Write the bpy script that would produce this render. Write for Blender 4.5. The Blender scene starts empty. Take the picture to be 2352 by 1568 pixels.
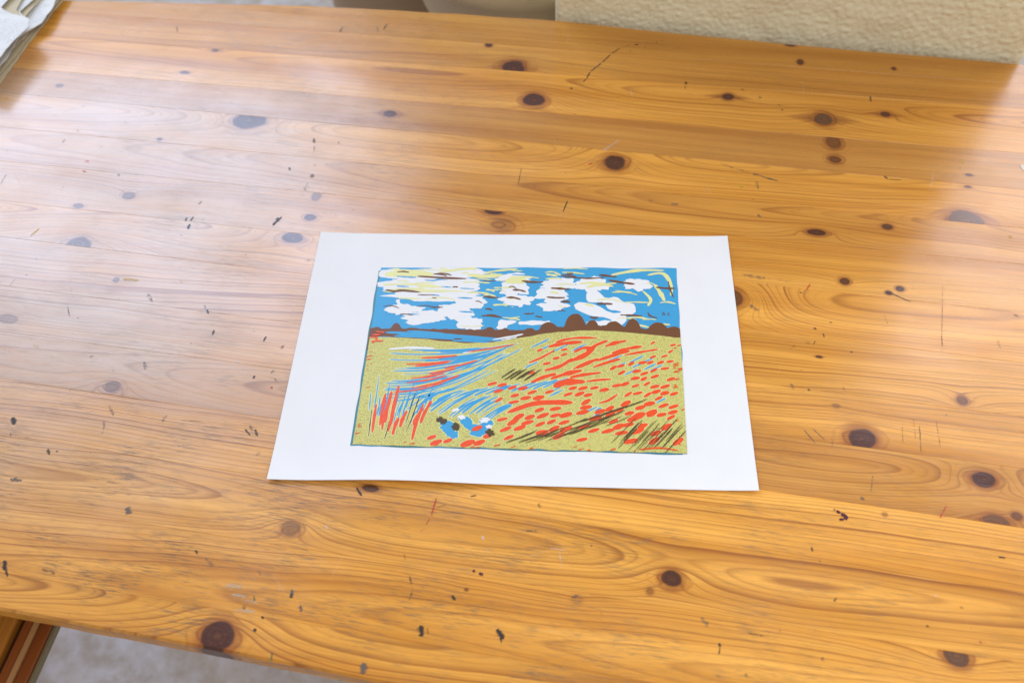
import bpy, bmesh, math, random
from mathutils import Matrix, Vector, noise
from mathutils.geometry import tessellate_polygon
AMB = 0.42
WINDOWS = [('window_light', -4.6, -0.98, 1.40, 3.9, 2.2, 5.7, (0.74, 0.88, 1.22)),
           ('window_light', 0.95, 3.4, 1.0, 3.2, 2.2, 4.6, (0.92, 0.95, 1.08))]
FILL = (1.2, -0.9, 2.5, 1.6, 3.4)      # unseen fill lamp added overhead to brighten the wall: u, v, z, size, radiance
EXPO = 0.17
EARLY_A = (0.53, 0.20, 0.014); EARLY_B = (0.84, 0.41, 0.070)
ROUGH0, ROUGH1, SPEC = 0.15, 0.34, 0.62
WORN_SHEEN = 1.0
PAPER_A = (0.77, 0.77, 0.78); PAPER_B = (0.82, 0.82, 0.83)
INK_BLUE = (0.04, 0.34, 0.64); INK_GREEN = (0.64, 0.59, 0.16); INK_PALE = (0.76, 0.74, 0.33); INK_RED = (0.84, 0.075, 0.012)
R = math.radians
sc = bpy.context.scene
col = sc.collection

# ---------------------------------------------------------------- camera
cd = bpy.data.cameras.new('camera'); cam = bpy.data.objects.new('camera', cd); col.objects.link(cam)
cam.matrix_world = Matrix(((0.99848590, -0.01467700, 0.05301407, 0.04348854),
                           (0.04262433, 0.81563675, -0.57699207, -0.51435277),
                           (-0.03477171, 0.57837814, 0.81502740, 0.73938812),
                           (0, 0, 0, 1)))
cd.sensor_width = 36.0; cd.lens = 2111.78 / 2352 * 36.0
cd.clip_start = 0.02; cd.clip_end = 60
cd.dof.use_dof = True; cd.dof.focus_distance = 0.90; cd.dof.aperture_fstop = 4.5
sc.camera = cam

# ---------------------------------------------------------------- light: a dim room, two windows behind the table
TA = R(-7)                      # the table stands 7 degrees askew to the sheet
def tw(u, v, z=0.0):            # table frame -> world
    return Vector((u*math.cos(TA) - v*math.sin(TA), u*math.sin(TA) + v*math.cos(TA), z))
w = bpy.data.worlds.new('World'); sc.world = w; w.use_nodes = True
bg = w.node_tree.nodes['Background']
bg.inputs[0].default_value = (1.0, 0.985, 0.96, 1); bg.inputs[1].default_value = AMB
def window_light(name, u0, u1, z0, z1, v, power, color):
    L = bpy.data.lights.new(name, 'AREA'); L.shape = 'RECTANGLE'
    L.size = u1-u0; L.size_y = z1-z0
    L.energy = power*(u1-u0)*(z1-z0)*math.pi   # power = radiance wanted
    L.color = color
    o = bpy.data.objects.new(name, L); col.objects.link(o)
    o.location = tw((u0+u1)/2, v, (z0+z1)/2)
    # -Z of the lamp faces the room (-v)
    o.rotation_euler = (R(-90), 0, TA)
    return o
for wl in WINDOWS: window_light(*wl)
ru, rv, rz, rs, rr = FILL
RL = bpy.data.lights.new('overhead_fill', 'AREA'); RL.shape = 'SQUARE'; RL.size = rs; RL.energy = rr*rs*rs*math.pi; RL.color = (1.0, 0.98, 0.95)  # added fill lamp above the table, there to lift the wall
ro = bpy.data.objects.new('overhead_fill', RL); col.objects.link(ro); ro.location = tw(ru, rv, rz)
ro.rotation_euler = (tw(0.2, 0.3, 0) - ro.location).to_track_quat('-Z', 'Y').to_euler()
sc.view_settings.view_transform = 'Standard'; sc.view_settings.look = 'None'
sc.view_settings.gamma = 1.0; sc.view_settings.exposure = EXPO
sc.cycles.use_denoising = True
sc.cycles.max_bounces = 6; sc.cycles.sample_clamp_indirect = 4

# knots: u, v, half-length, half-width, darkness, tail, ring push, kind
KNOTS=[(-0.3739,0.2864,0.0191,0.0150,1,0,4,0), (-0.6364,0.3188,0.0056,0.0040,0.8,0,1,1), (-0.4703,0.2410,0.0042,0.0029,0.9,1,1,0),
(-0.4703,0.1478,0.0080,0.0059,0.8,0,3,1), (-0.5208,0.1247,0.0065,0.0038,0.9,0,1,1), (-0.2540,0.1428,0.0067,0.0050,1,0,1.5,0),
(-0.2562,0.1739,0.0054,0.0072,0.75,0,0.6,2), (-0.4621,0.4104,0.0051,0.0034,0.9,2,1,0), (-0.4855,0.3628,0.0067,0.0029,0.9,1,1,0),
(-0.1114,0.4638,0.0044,0.0044,1,0,1,0), (-0.0722,0.4215,0.0146,0.0142,1,1,3,0), (-0.0377,0.3647,0.0126,0.0110,1,0,3.5,0),
(-0.2069,0.3191,0.0084,0.0061,0.9,2,1.5,0), (0.0698,0.2706,0.0132,0.0112,1,0,3,0), (-0.0548,0.1785,0.0104,0.0045,1,0,6,0),
(-0.0410,0.1602,0.0113,0.0100,0.35,0,5,2), (0.2668,0.5097,0.0075,0.0044,1,0,1,0), (0.2781,0.4757,0.0037,0.0051,0.9,1,1,0),
(0.1924,0.3996,0.0077,0.0063,1,3,1,0), (0.3041,0.3739,0.0109,0.0107,1,3,2,1), (0.3746,0.3911,0.0060,0.0046,0.9,3,1.5,0),
(0.3142,0.3358,0.0083,0.0110,0.75,0,1.5,2), (0.3142,0.3071,0.0077,0.0064,0.9,0,2.5,2), (0.3898,0.4766,0.0031,0.0034,0.9,1,0.5,0),
(0.4467,0.2317,0.0198,0.0128,0.95,0,4.5,1), (0.4580,0.3014,0.0037,0.0021,0.8,1,0.5,0), (0.4546,0.2827,0.0037,0.0020,0.8,1,0.5,0),
(0.3649,0.2113,0.0054,0.0038,0.9,1,1,0), (-0.4953,0.0698,0.0144,0.0101,1,0,5,1), (-0.2639,0.1105,0.0123,0.0073,1,0,2.6,0),
(-0.4330,0.0284,0.0037,0.0034,0.8,0,0.7,1), (-0.3818,-0.0990,0.0085,0.0067,0.7,1,2,1), (-0.5249,-0.0360,0.0114,0.0053,0.6,1,1,2),
(0.2915,0.1933,0.0099,0.0044,1,1,2.5,0), (0.2069,0.0935,0.0095,0.0112,0.9,0,9,2), (0.3181,0.1299,0.0052,0.0046,0.9,0,2,0),
(0.3718,0.1276,0.0043,0.0034,1,0,1.2,0), (0.3603,0.1209,0.0034,0.0028,1,0,1,0), (0.4185,0.0005,0.0051,0.0048,0.85,1,1.6,2),
(0.3042,-0.0217,0.0035,0.0024,0.45,0,0.6,1), (0.3253,-0.0535,0.0127,0.0105,1,0,1.8,0), (0.2898,0.0320,0.0033,0.0015,0.9,1,0.3,0),
(-0.1631,-0.2145,0.0083,0.0071,0.55,0,2,1), (-0.1948,-0.3141,0.0145,0.0122,1,0,3.2,0), (-0.1044,-0.1674,0.0085,0.0037,0.9,1,1,0),
(0.1648,-0.2109,0.0096,0.0075,1,0,1.6,0), (0.1482,-0.2240,0.0032,0.0033,0.5,0,0.4,2), (0.4280,-0.0793,0.0104,0.0074,1,0,3.2,0),
(0.4317,-0.1186,0.0108,0.0062,0.8,1,3,1), (0.4503,-0.1113,0.0043,0.0037,0.8,0,2,2), (0.3883,-0.2389,0.0093,0.0083,1,0,1.6,1),
(0.3409,-0.1261,0.0025,0.0021,0.5,0,0.3,2), (-0.0019,-0.2455,0.0018,0.0015,0.6,0,0.2,0), (0.0896,-0.2397,0.0046,0.0047,0.2,0,0.5,1)]
MARKS=[(-0.4637,-0.1455,-0.4568,-0.1528,0.0055,'K',.9), (-0.4571,-0.1576,-0.4546,-0.1658,0.0025,'G',.5), (-0.4134,-0.1723,-0.4086,-0.1786,0.0029,'K',.7),
(-0.4015,-0.2801,-0.3967,-0.2893,0.0042,'K',.9), (-0.3979,-0.2855,-0.3909,-0.2943,0.0023,'K',.7), (-0.4342,-0.2072,-0.4215,-0.2066,0.0032,'G',.8),
(-0.3158,-0.2178,-0.3094,-0.2232,0.0051,'G',.7), (-0.3657,-0.2826,-0.3511,-0.2855,0.0034,'K',.45), (-0.2293,-0.2520,-0.2184,-0.2582,0.0030,'G',.5),
(-0.2405,-0.2465,-0.2360,-0.2498,0.0023,'K',.6), (-0.1466,-0.2673,-0.1436,-0.2744,0.0022,'G',.7), (-0.0334,-0.2802,-0.0295,-0.2896,0.0053,'K',.95),
(-0.0354,-0.2826,-0.0318,-0.2856,0.0035,'K',.5), (-0.0270,-0.2813,-0.0250,-0.2867,0.0028,'K',.6), (0.0284,-0.2738,0.0362,-0.2815,0.0046,'K',.9),
(0.0331,-0.2799,0.0346,-0.2846,0.0014,'K',.7), (-0.0725,-0.3165,-0.0693,-0.3256,0.0059,'G',.75), (-0.1353,-0.2791,-0.1328,-0.2849,0.0025,'G',.9),
(-0.1454,-0.2709,-0.1448,-0.2753,0.0026,'K',.7), (-0.0128,-0.2520,-0.0090,-0.2559,0.0029,'K',.9), (-0.0517,-0.2406,-0.0463,-0.2512,0.0018,'K',.5),
(-0.0463,-0.2512,-0.0468,-0.2617,0.0018,'K',.55), (-0.0604,-0.2232,-0.0578,-0.2279,0.0019,'K',.5), (0.0455,-0.1596,0.0488,-0.1637,0.0030,'K',.6),
(0.0389,-0.1866,0.0509,-0.1856,0.0019,'K',.45), (0.2056,-0.2577,0.2064,-0.2613,0.0027,'K',.95), (0.2064,-0.2613,0.2056,-0.2673,0.0010,'K',.8),
(0.1904,-0.2388,0.1969,-0.2467,0.0042,'G',.35), (0.2261,-0.2468,0.2456,-0.2462,0.0024,'K',.45), (0.2517,-0.2410,0.2541,-0.2414,0.0021,'K',.5),
(0.2352,-0.2301,0.2438,-0.2294,0.0014,'K',.35), (0.2833,-0.1757,0.2865,-0.1775,0.0025,'K',.5), (0.2790,-0.1651,0.2796,-0.1693,0.0018,'K',.7),
(0.2956,-0.2099,0.2982,-0.2065,0.0017,'K',.6), (0.3665,-0.2191,0.3691,-0.2193,0.0014,'K',.8), (0.4300,-0.1511,0.4362,-0.1513,0.0014,'K',.7),
(0.3941,-0.1998,0.3978,-0.1996,0.0014,'K',.5), (0.2848,-0.2564,0.2867,-0.2602,0.0030,'G',.5), (0.2976,-0.1281,0.3013,-0.1280,0.0019,'W',.4),
(0.3315,-0.0872,0.3351,-0.0888,0.0015,'W',.5), (0.3209,-0.1130,0.3249,-0.1141,0.0030,'G',.6), (0.2988,-0.0565,0.2993,-0.0655,0.0016,'G',.4),
(0.2739,-0.0510,0.2852,-0.0653,0.0008,'G',.6), (0.2817,-0.0489,0.2937,-0.0604,0.0008,'G',.6), (0.3727,-0.0250,0.3727,-0.0479,0.0008,'K',.5),
(0.3775,-0.0313,0.3765,-0.0608,0.0008,'G',.6), (0.3621,-0.0335,0.3613,-0.0541,0.0008,'K',.4), (0.3926,-0.0244,0.3936,-0.0539,0.0008,'K',.45),
(0.3332,-0.0891,0.3304,-0.1065,0.0015,'G',.35), (0.3153,-0.1151,0.3121,-0.1050,0.0007,'G',.2), (-0.1883,-0.2924,-0.1701,-0.2903,0.0033,'T',.8),
(-0.1834,-0.2827,-0.1711,-0.2831,0.0029,'T',.7), (-0.2032,-0.2721,-0.1880,-0.2736,0.0055,'T',.9), (-0.1960,-0.2794,-0.1813,-0.2798,0.0033,'T',.7),
(-0.1918,-0.2639,-0.1783,-0.2637,0.0026,'T',.5), (-0.1830,-0.2882,-0.1793,-0.2888,0.0033,'K',.5), (-0.1645,-0.2935,-0.1618,-0.2949,0.0018,'K',.9),
(-0.1674,-0.3038,-0.1647,-0.3062,0.0029,'K',.9), (-0.1744,-0.3244,-0.1730,-0.3253,0.0021,'G',.4), (-0.1803,-0.2555,-0.1757,-0.2602,0.0015,'G',.5),
(-0.1577,-0.2682,-0.1531,-0.2705,0.0026,'W',.45), (-0.1481,-0.2648,-0.1429,-0.2667,0.0022,'W',.35), (-0.3264,-0.2587,-0.3185,-0.2583,0.0031,'W',.5),
(-0.1344,-0.2073,-0.1318,-0.2111,0.0027,'W',.8), (0.0023,-0.1969,0.0045,-0.2006,0.0026,'W',.7), (0.0082,-0.2061,0.0110,-0.2135,0.0011,'W',.5),
(0.0611,-0.1992,0.0745,-0.1988,0.0011,'W',.7), (0.0699,-0.2007,0.0738,-0.2157,0.0011,'W',.55), (-0.0262,-0.2053,-0.0230,-0.2167,0.0011,'W',.3),
(-0.1273,-0.2157,-0.1229,-0.2174,0.0023,'W',.2), (0.0634,-0.2702,0.0948,-0.2668,0.0011,'W',.3), (-0.2918,0.1247,-0.2852,0.1400,0.0034,'K',.9),
(-0.2913,0.1339,-0.2885,0.1376,0.0019,'B',.8), (-0.3829,0.1073,-0.3841,0.1156,0.0034,'B',.8), (-0.3850,0.1194,-0.3838,0.1268,0.0020,'K',.6),
(-0.3854,0.1447,-0.3824,0.1505,0.0020,'K',.5), (-0.3904,0.1240,-0.3908,0.1187,0.0020,'B',.7), (-0.3229,0.0047,-0.3187,-0.0015,0.0023,'B',.8),
(-0.3917,0.0152,-0.3856,0.0074,0.0037,'B',.5), (-0.3878,0.0117,-0.3826,0.0049,0.0023,'K',.5), (-0.3272,0.0098,-0.3239,0.0034,0.0018,'K',.5),
(-0.2515,-0.0268,-0.2506,-0.0196,0.0018,'K',.6), (-0.3054,-0.0262,-0.3061,-0.0192,0.0018,'K',.7), (-0.2139,0.0456,-0.2083,0.0423,0.0041,'B',.6),
(-0.2307,-0.0334,-0.2303,-0.0275,0.0039,'K',.6), (-0.2471,-0.0706,-0.2467,-0.0664,0.0021,'K',.7), (-0.2321,-0.0623,-0.2303,-0.0569,0.0026,'K',.6),
(-0.2271,-0.0667,-0.2218,-0.0720,0.0017,'K',.5), (-0.2370,-0.1255,-0.2290,-0.1314,0.0016,'K',.8), (-0.2332,-0.1202,-0.2289,-0.1267,0.0029,'K',.6),
(-0.2276,-0.1241,-0.2222,-0.1313,0.0029,'K',.7), (-0.2273,-0.0768,-0.2250,-0.0785,0.0030,'R',.6), (-0.2178,-0.1505,-0.2141,-0.1477,0.0024,'K',.4),
(-0.3175,-0.1301,-0.3162,-0.1203,0.0029,'G',.5), (-0.3761,-0.1192,-0.3660,-0.1299,0.0034,'G',.35), (-0.3731,-0.1358,-0.3682,-0.1517,0.0025,'G',.3),
(-0.4191,-0.0692,-0.4152,-0.0675,0.0022,'G',.3), (-0.3625,-0.0664,-0.3558,-0.0759,0.0039,'B',.3), (-0.5028,-0.0089,-0.4818,-0.0117,0.0065,'B',.22),
(-0.4703,-0.0101,-0.4605,-0.0258,0.0014,'B',.4), (-0.4819,-0.0316,-0.4757,-0.0364,0.0014,'K',.3), (-0.4909,-0.0523,-0.4744,-0.0663,0.0081,'Y',.14),
(-0.4959,-0.0520,-0.4750,-0.0556,0.0063,'Y',.18), (-0.4277,0.0310,-0.4079,0.0307,0.0047,'Y',.35), (-0.3824,0.0342,-0.3518,0.0366,0.0037,'Y',.22),
(-0.3227,0.0365,-0.2943,0.0375,0.0018,'Y',.2), (0.0167,0.4055,0.0202,0.4117,0.0014,'K',.95), (0.0202,0.4117,0.0234,0.4263,0.0015,'K',.95),
(0.0234,0.4263,0.0355,0.4447,0.0014,'K',.95), (0.0355,0.4447,0.0450,0.4631,0.0012,'K',.95), (0.0450,0.4631,0.0562,0.4776,0.0011,'K',.85),
(0.0562,0.4776,0.0677,0.4843,0.0009,'K',.5), (0.0732,0.4849,0.0780,0.4864,0.0025,'K',.85), (0.0862,0.4812,0.0879,0.4805,0.0016,'K',.8),
(0.0996,0.4925,0.1011,0.4935,0.0016,'K',.8), (0.1054,0.4958,0.1080,0.4979,0.0016,'K',.5), (0.0677,0.4720,0.0694,0.4713,0.0016,'K',.6),
(0.0022,0.3931,0.0061,0.3911,0.0027,'K',.95), (0.1408,0.4215,0.1417,0.4159,0.0026,'K',.95), (0.1413,0.4142,0.1406,0.4076,0.0010,'K',.7),
(0.0211,0.1872,0.0240,0.2054,0.0012,'K',.85), (-0.0342,0.2215,-0.0347,0.2493,0.0008,'K',.6), (0.0536,0.2879,0.0721,0.3086,0.0040,'W',.55),
(-0.0090,0.2865,0.0311,0.2901,0.0015,'W',.3), (-0.0048,0.3003,-0.0016,0.2918,0.0010,'W',.3), (0.0750,0.4036,0.0793,0.3800,0.0026,'W',.3),
(0.0393,0.2638,0.0449,0.2667,0.0020,'R',.6), (0.0449,0.2667,0.0504,0.2709,0.0015,'R',.5), (0.0355,0.2747,0.0401,0.2782,0.0020,'R',.25),
(-0.1288,0.4716,-0.1257,0.4612,0.0051,'W',.3), (-0.0826,0.4744,-0.0791,0.4704,0.0028,'W',.5), (-0.2867,0.2659,-0.2831,0.2574,0.0036,'G',.55),
(-0.2820,0.2538,-0.2789,0.2416,0.0036,'G',.4), (-0.2740,0.2233,-0.2712,0.2208,0.0041,'K',.6), (-0.2715,0.2080,-0.2689,0.2027,0.0050,'G',.6),
(-0.2724,0.1938,-0.2713,0.1801,0.0050,'G',.3), (-0.3010,0.2155,-0.2983,0.2102,0.0025,'K',.7), (-0.2554,0.2631,-0.2535,0.2619,0.0031,'K',.7),
(0.1121,0.2171,0.1169,0.2164,0.0029,'G',.4), (0.1360,0.2149,0.1454,0.2149,0.0028,'G',.3), (0.2074,0.4159,0.2116,0.4132,0.0031,'K',.6),
(0.2282,0.4032,0.2323,0.4029,0.0026,'K',.8), (0.2062,0.4238,0.2088,0.4225,0.0026,'K',.5), (0.2502,0.3933,0.2553,0.3909,0.0026,'K',.6),
(0.2548,0.3846,0.2573,0.3833,0.0020,'K',.7), (0.3585,0.4225,0.3594,0.4108,0.0015,'K',.7), (0.2638,0.3048,0.2691,0.3027,0.0029,'W',.5),
(0.1852,0.2848,0.2217,0.2734,0.0015,'G',.5), (0.2217,0.2734,0.2517,0.2643,0.0017,'G',.6), (0.3661,0.2881,0.3705,0.2832,0.0019,'K',.75),
(0.3705,0.2832,0.3854,0.2838,0.0009,'K',.6), (0.2276,0.2625,0.2301,0.2480,0.0024,'G',.3), (0.2106,0.2535,0.2121,0.2490,0.0043,'Y',.7),
(0.1711,0.2517,0.1785,0.2338,0.0019,'W',.3), (0.2296,0.2117,0.2334,0.2071,0.0028,'G',.6), (0.4497,0.3224,0.4552,0.3218,0.0038,'Y',.8),
(0.4499,0.3155,0.4491,0.3085,0.0014,'Y',.5), (0.5162,0.3255,0.5176,0.3160,0.0066,'W',1), (0.4886,0.2161,0.4910,0.2115,0.0053,'Y',.45),
(0.4783,0.1096,0.4828,0.1070,0.0013,'K',.6), (0.3575,0.1228,0.3815,0.1115,0.0011,'G',.8), (0.3538,0.0923,0.3568,0.0803,0.0013,'G',.5),
(0.4143,0.1408,0.4045,0.0478,0.0007,'P',.5), (0.4066,0.0740,0.4067,0.0584,0.0008,'P',.4), (0.4084,0.0586,0.4061,0.0521,0.0008,'P',.2),
(0.4585,0.0760,0.4603,0.0659,0.0025,'G',.3), (0.2798,0.1137,0.2834,0.1217,0.0013,'R',.8), (0.2131,0.1259,0.2395,0.1225,0.0040,'G',.5),
(0.2395,0.1225,0.2700,0.1210,0.0035,'G',.25), (0.2226,0.0861,0.2334,0.0793,0.0039,'G',.3), (0.2852,0.0659,0.2885,0.0648,0.0021,'K',.8),
(0.3005,0.0751,0.3038,0.0750,0.0017,'K',.7), (0.2943,0.0608,0.2954,0.0557,0.0013,'K',.6), (0.2770,0.0473,0.2824,0.0470,0.0038,'N',.35),
(0.2848,0.0453,0.2870,0.0508,0.0008,'K',.6), (0.2629,0.0380,0.2683,0.0429,0.0008,'K',.5), (0.3195,0.0424,0.3215,0.0416,0.0021,'K',.6),
(0.2626,-0.0025,0.2665,-0.0093,0.0036,'G',.35), (0.2785,-0.0066,0.2805,-0.0083,0.0020,'K',.8), (0.3106,0.0019,0.3131,-0.0051,0.0012,'G',.5),
(0.2845,-0.0067,0.2807,0.0050,0.0006,'W',.2), (0.3001,-0.1290,0.3041,-0.1304,0.0026,'P',1), (0.3041,-0.1304,0.3098,-0.1336,0.0030,'P',1),
(0.3098,-0.1328,0.3068,-0.1357,0.0033,'P',1), (0.3068,-0.1357,0.3024,-0.1368,0.0022,'P',1), (0.2980,-0.1276,0.2998,-0.1282,0.0015,'P',.9),
(0.3863,-0.1226,0.3893,-0.1176,0.0011,'R',.8), (0.3893,-0.1176,0.3933,-0.1097,0.0009,'R',.8), (-0.0451,-0.1857,-0.0439,-0.1674,0.0012,'R',.8),
(-0.0478,-0.1943,-0.0454,-0.1878,0.0010,'R',.6), (-0.0512,-0.2018,-0.0492,-0.1986,0.0008,'R',.3), (-0.1175,-0.1681,-0.1097,-0.1764,0.0020,'K',.8),
(-0.0147,-0.1622,-0.0092,-0.1601,0.0012,'K',.6), (-0.0419,-0.1768,-0.0323,-0.1724,0.0012,'K',.5), (0.0058,-0.2299,0.0098,-0.2312,0.0026,'P',.8),
(0.0000,-0.2288,0.0027,-0.2292,0.0022,'P',.9), (0.0894,-0.2378,0.0917,-0.2419,0.0032,'W',.5), (0.0849,-0.2393,0.0910,-0.2361,0.0021,'G',.5),
(0.1454,-0.2244,0.1482,-0.2240,0.0025,'R',.3), (0.0928,-0.2299,0.0944,-0.2289,0.0025,'Y',.8), (0.0873,-0.1913,0.0901,-0.1925,0.0030,'Y',.5),
(0.1102,-0.2475,0.1120,-0.2509,0.0021,'Y',.5), (0.2042,-0.2828,0.2076,-0.2840,0.0024,'N',.5), (0.2264,-0.2783,0.2285,-0.2820,0.0030,'N',.5),
(-0.1467,-0.3194,-0.1447,-0.3278,0.0014,'N',.7), (-0.1766,-0.2768,-0.1741,-0.2820,0.0011,'N',.6), (-0.0867,-0.3324,-0.0848,-0.3341,0.0021,'N',.4),
(0.3958,-0.2298,0.3974,-0.2330,0.0013,'R',.2), (0.4068,-0.2247,0.4082,-0.2272,0.0017,'R',.4), (0.3753,-0.1921,0.3772,-0.1937,0.0021,'W',.6),
(0.2001,-0.1238,0.1999,-0.1386,0.0008,'W',.2), (-0.4116,0.3175,-0.4040,0.3120,0.0033,'B',.2), (-0.5791,0.2441,-0.5746,0.2416,0.0032,'B',.3),
(-0.5388,0.2210,-0.5343,0.2185,0.0037,'B',.3), (-0.5448,0.1942,-0.5390,0.1935,0.0026,'R',.5), (-0.5426,0.1857,-0.5368,0.1850,0.0021,'R',.5),
(-0.5405,0.1787,-0.5351,0.1766,0.0026,'R',.6), (-0.4970,0.1786,-0.4925,0.1757,0.0031,'B',.3), (-0.6232,0.2646,-0.6112,0.2637,0.0049,'W',.5),
(-0.6077,0.2745,-0.6023,0.2728,0.0044,'W',.5), (-0.5261,0.2649,-0.5225,0.2630,0.0022,'W',.7), (-0.5861,0.3224,-0.5760,0.3195,0.0022,'W',.4),
(-0.5901,0.2864,-0.5869,0.2844,0.0028,'K',.5), (-0.5330,0.4536,-0.5260,0.4403,0.0024,'K',.5), (-0.5849,0.2264,-0.5859,0.2202,0.0021,'K',.4),
(-0.6271,0.1439,-0.6283,0.1630,0.0010,'K',.4), (-0.5520,0.1125,-0.5505,0.1504,0.0007,'K',.35), (-0.5509,0.1434,-0.5512,0.1518,0.0007,'K',.4),
(-0.6221,0.1660,-0.5930,0.1379,0.0007,'T',.6), (-0.4067,0.3871,-0.3983,0.4056,0.0008,'K',.3), (-0.6035,0.3677,-0.6082,0.3384,0.0007,'K',.3),
(-0.3417,0.1848,-0.3221,0.1397,0.0006,'K',.35), (-0.3648,0.1241,-0.3828,0.1655,0.0006,'K',.25), (-0.5544,0.0746,-0.5494,0.0876,0.0015,'Y',.7),
(-0.5423,0.0152,-0.5436,0.0031,0.0009,'B',.5), (-0.5117,0.0194,-0.5044,0.0085,0.0014,'T',.5), (-0.4863,0.0289,-0.4669,-0.0039,0.0014,'T',.4),
(-0.4658,-0.0095,-0.4447,-0.0513,0.0007,'T',.5), (-0.4121,-0.0106,-0.4135,0.0152,0.0006,'K',.35), (-0.3360,0.0143,-0.3375,0.0374,0.0006,'K',.3),
(-0.2125,-0.0132,-0.2162,0.0094,0.0006,'K',.7), (-0.2411,0.0806,-0.2359,0.0826,0.0019,'K',.5), (-0.3006,-0.1252,-0.2774,-0.1233,0.0010,'K',.5),
(-0.2516,-0.1109,-0.2228,-0.1038,0.0033,'W',.35), (-0.2347,-0.0889,-0.2326,-0.0925,0.0017,'W',.8), (-0.2702,-0.0517,-0.2675,-0.0555,0.0022,'W',.8),
(-0.2673,-0.0138,-0.2641,-0.0150,0.0022,'W',.8), (-0.3107,0.4657,-0.3093,0.4779,0.0023,'K',.6), (-0.2655,0.4849,-0.2592,0.4717,0.0014,'K',.5),
(-0.2546,0.4769,-0.2523,0.4911,0.0023,'K',.6), (-0.2142,0.5050,-0.2066,0.5106,0.0012,'G',.4)]

# ---------------------------------------------------------------- helpers
def tag(o, label=None, cat=None, group=None, kind=None):
    if label: o['label'] = label
    if cat: o['category'] = cat
    if group: o['group'] = group
    if kind: o['kind'] = kind
    return o
def empty(name, loc=(0,0,0), rz=0.0):
    o = bpy.data.objects.new(name, None); col.objects.link(o)
    o.location = loc; o.rotation_euler = (0,0,rz); o.empty_display_size = 0.05
    return o
def link(name, me, mat=None, parent=None):
    o = bpy.data.objects.new(name, me); col.objects.link(o)
    if mat: me.materials.append(mat)
    if parent: o.parent = parent
    return o
def mesh(name, vs, fs, smooth=False):
    me = bpy.data.meshes.new(name); me.from_pydata(vs, [], fs); me.update()
    if smooth:
        for p in me.polygons: p.use_smooth = True
    return me
def box_data(vs, fs, x0, x1, y0, y1, z0, z1):
    b = len(vs)
    vs += [(x,y,z) for z in (z0,z1) for y in (y0,y1) for x in (x0,x1)]
    fs += [tuple(b+i for i in f) for f in ((0,2,3,1),(4,5,7,6),(0,1,5,4),(2,6,7,3),(0,4,6,2),(1,3,7,5))]
def box(name, x0,x1,y0,y1,z0,z1, mat, parent=None, bevel=0.0):
    vs, fs = [], []; box_data(vs, fs, x0,x1,y0,y1,z0,z1)
    me = mesh(name, vs, fs)
    if bevel:
        bm = bmesh.new(); bm.from_mesh(me)
        bmesh.ops.bevel(bm, geom=bm.edges[:], offset=bevel, segments=2, affect='EDGES', profile=0.5)
        bm.to_mesh(me); bm.free()
    return link(name, me, mat, parent)

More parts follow.
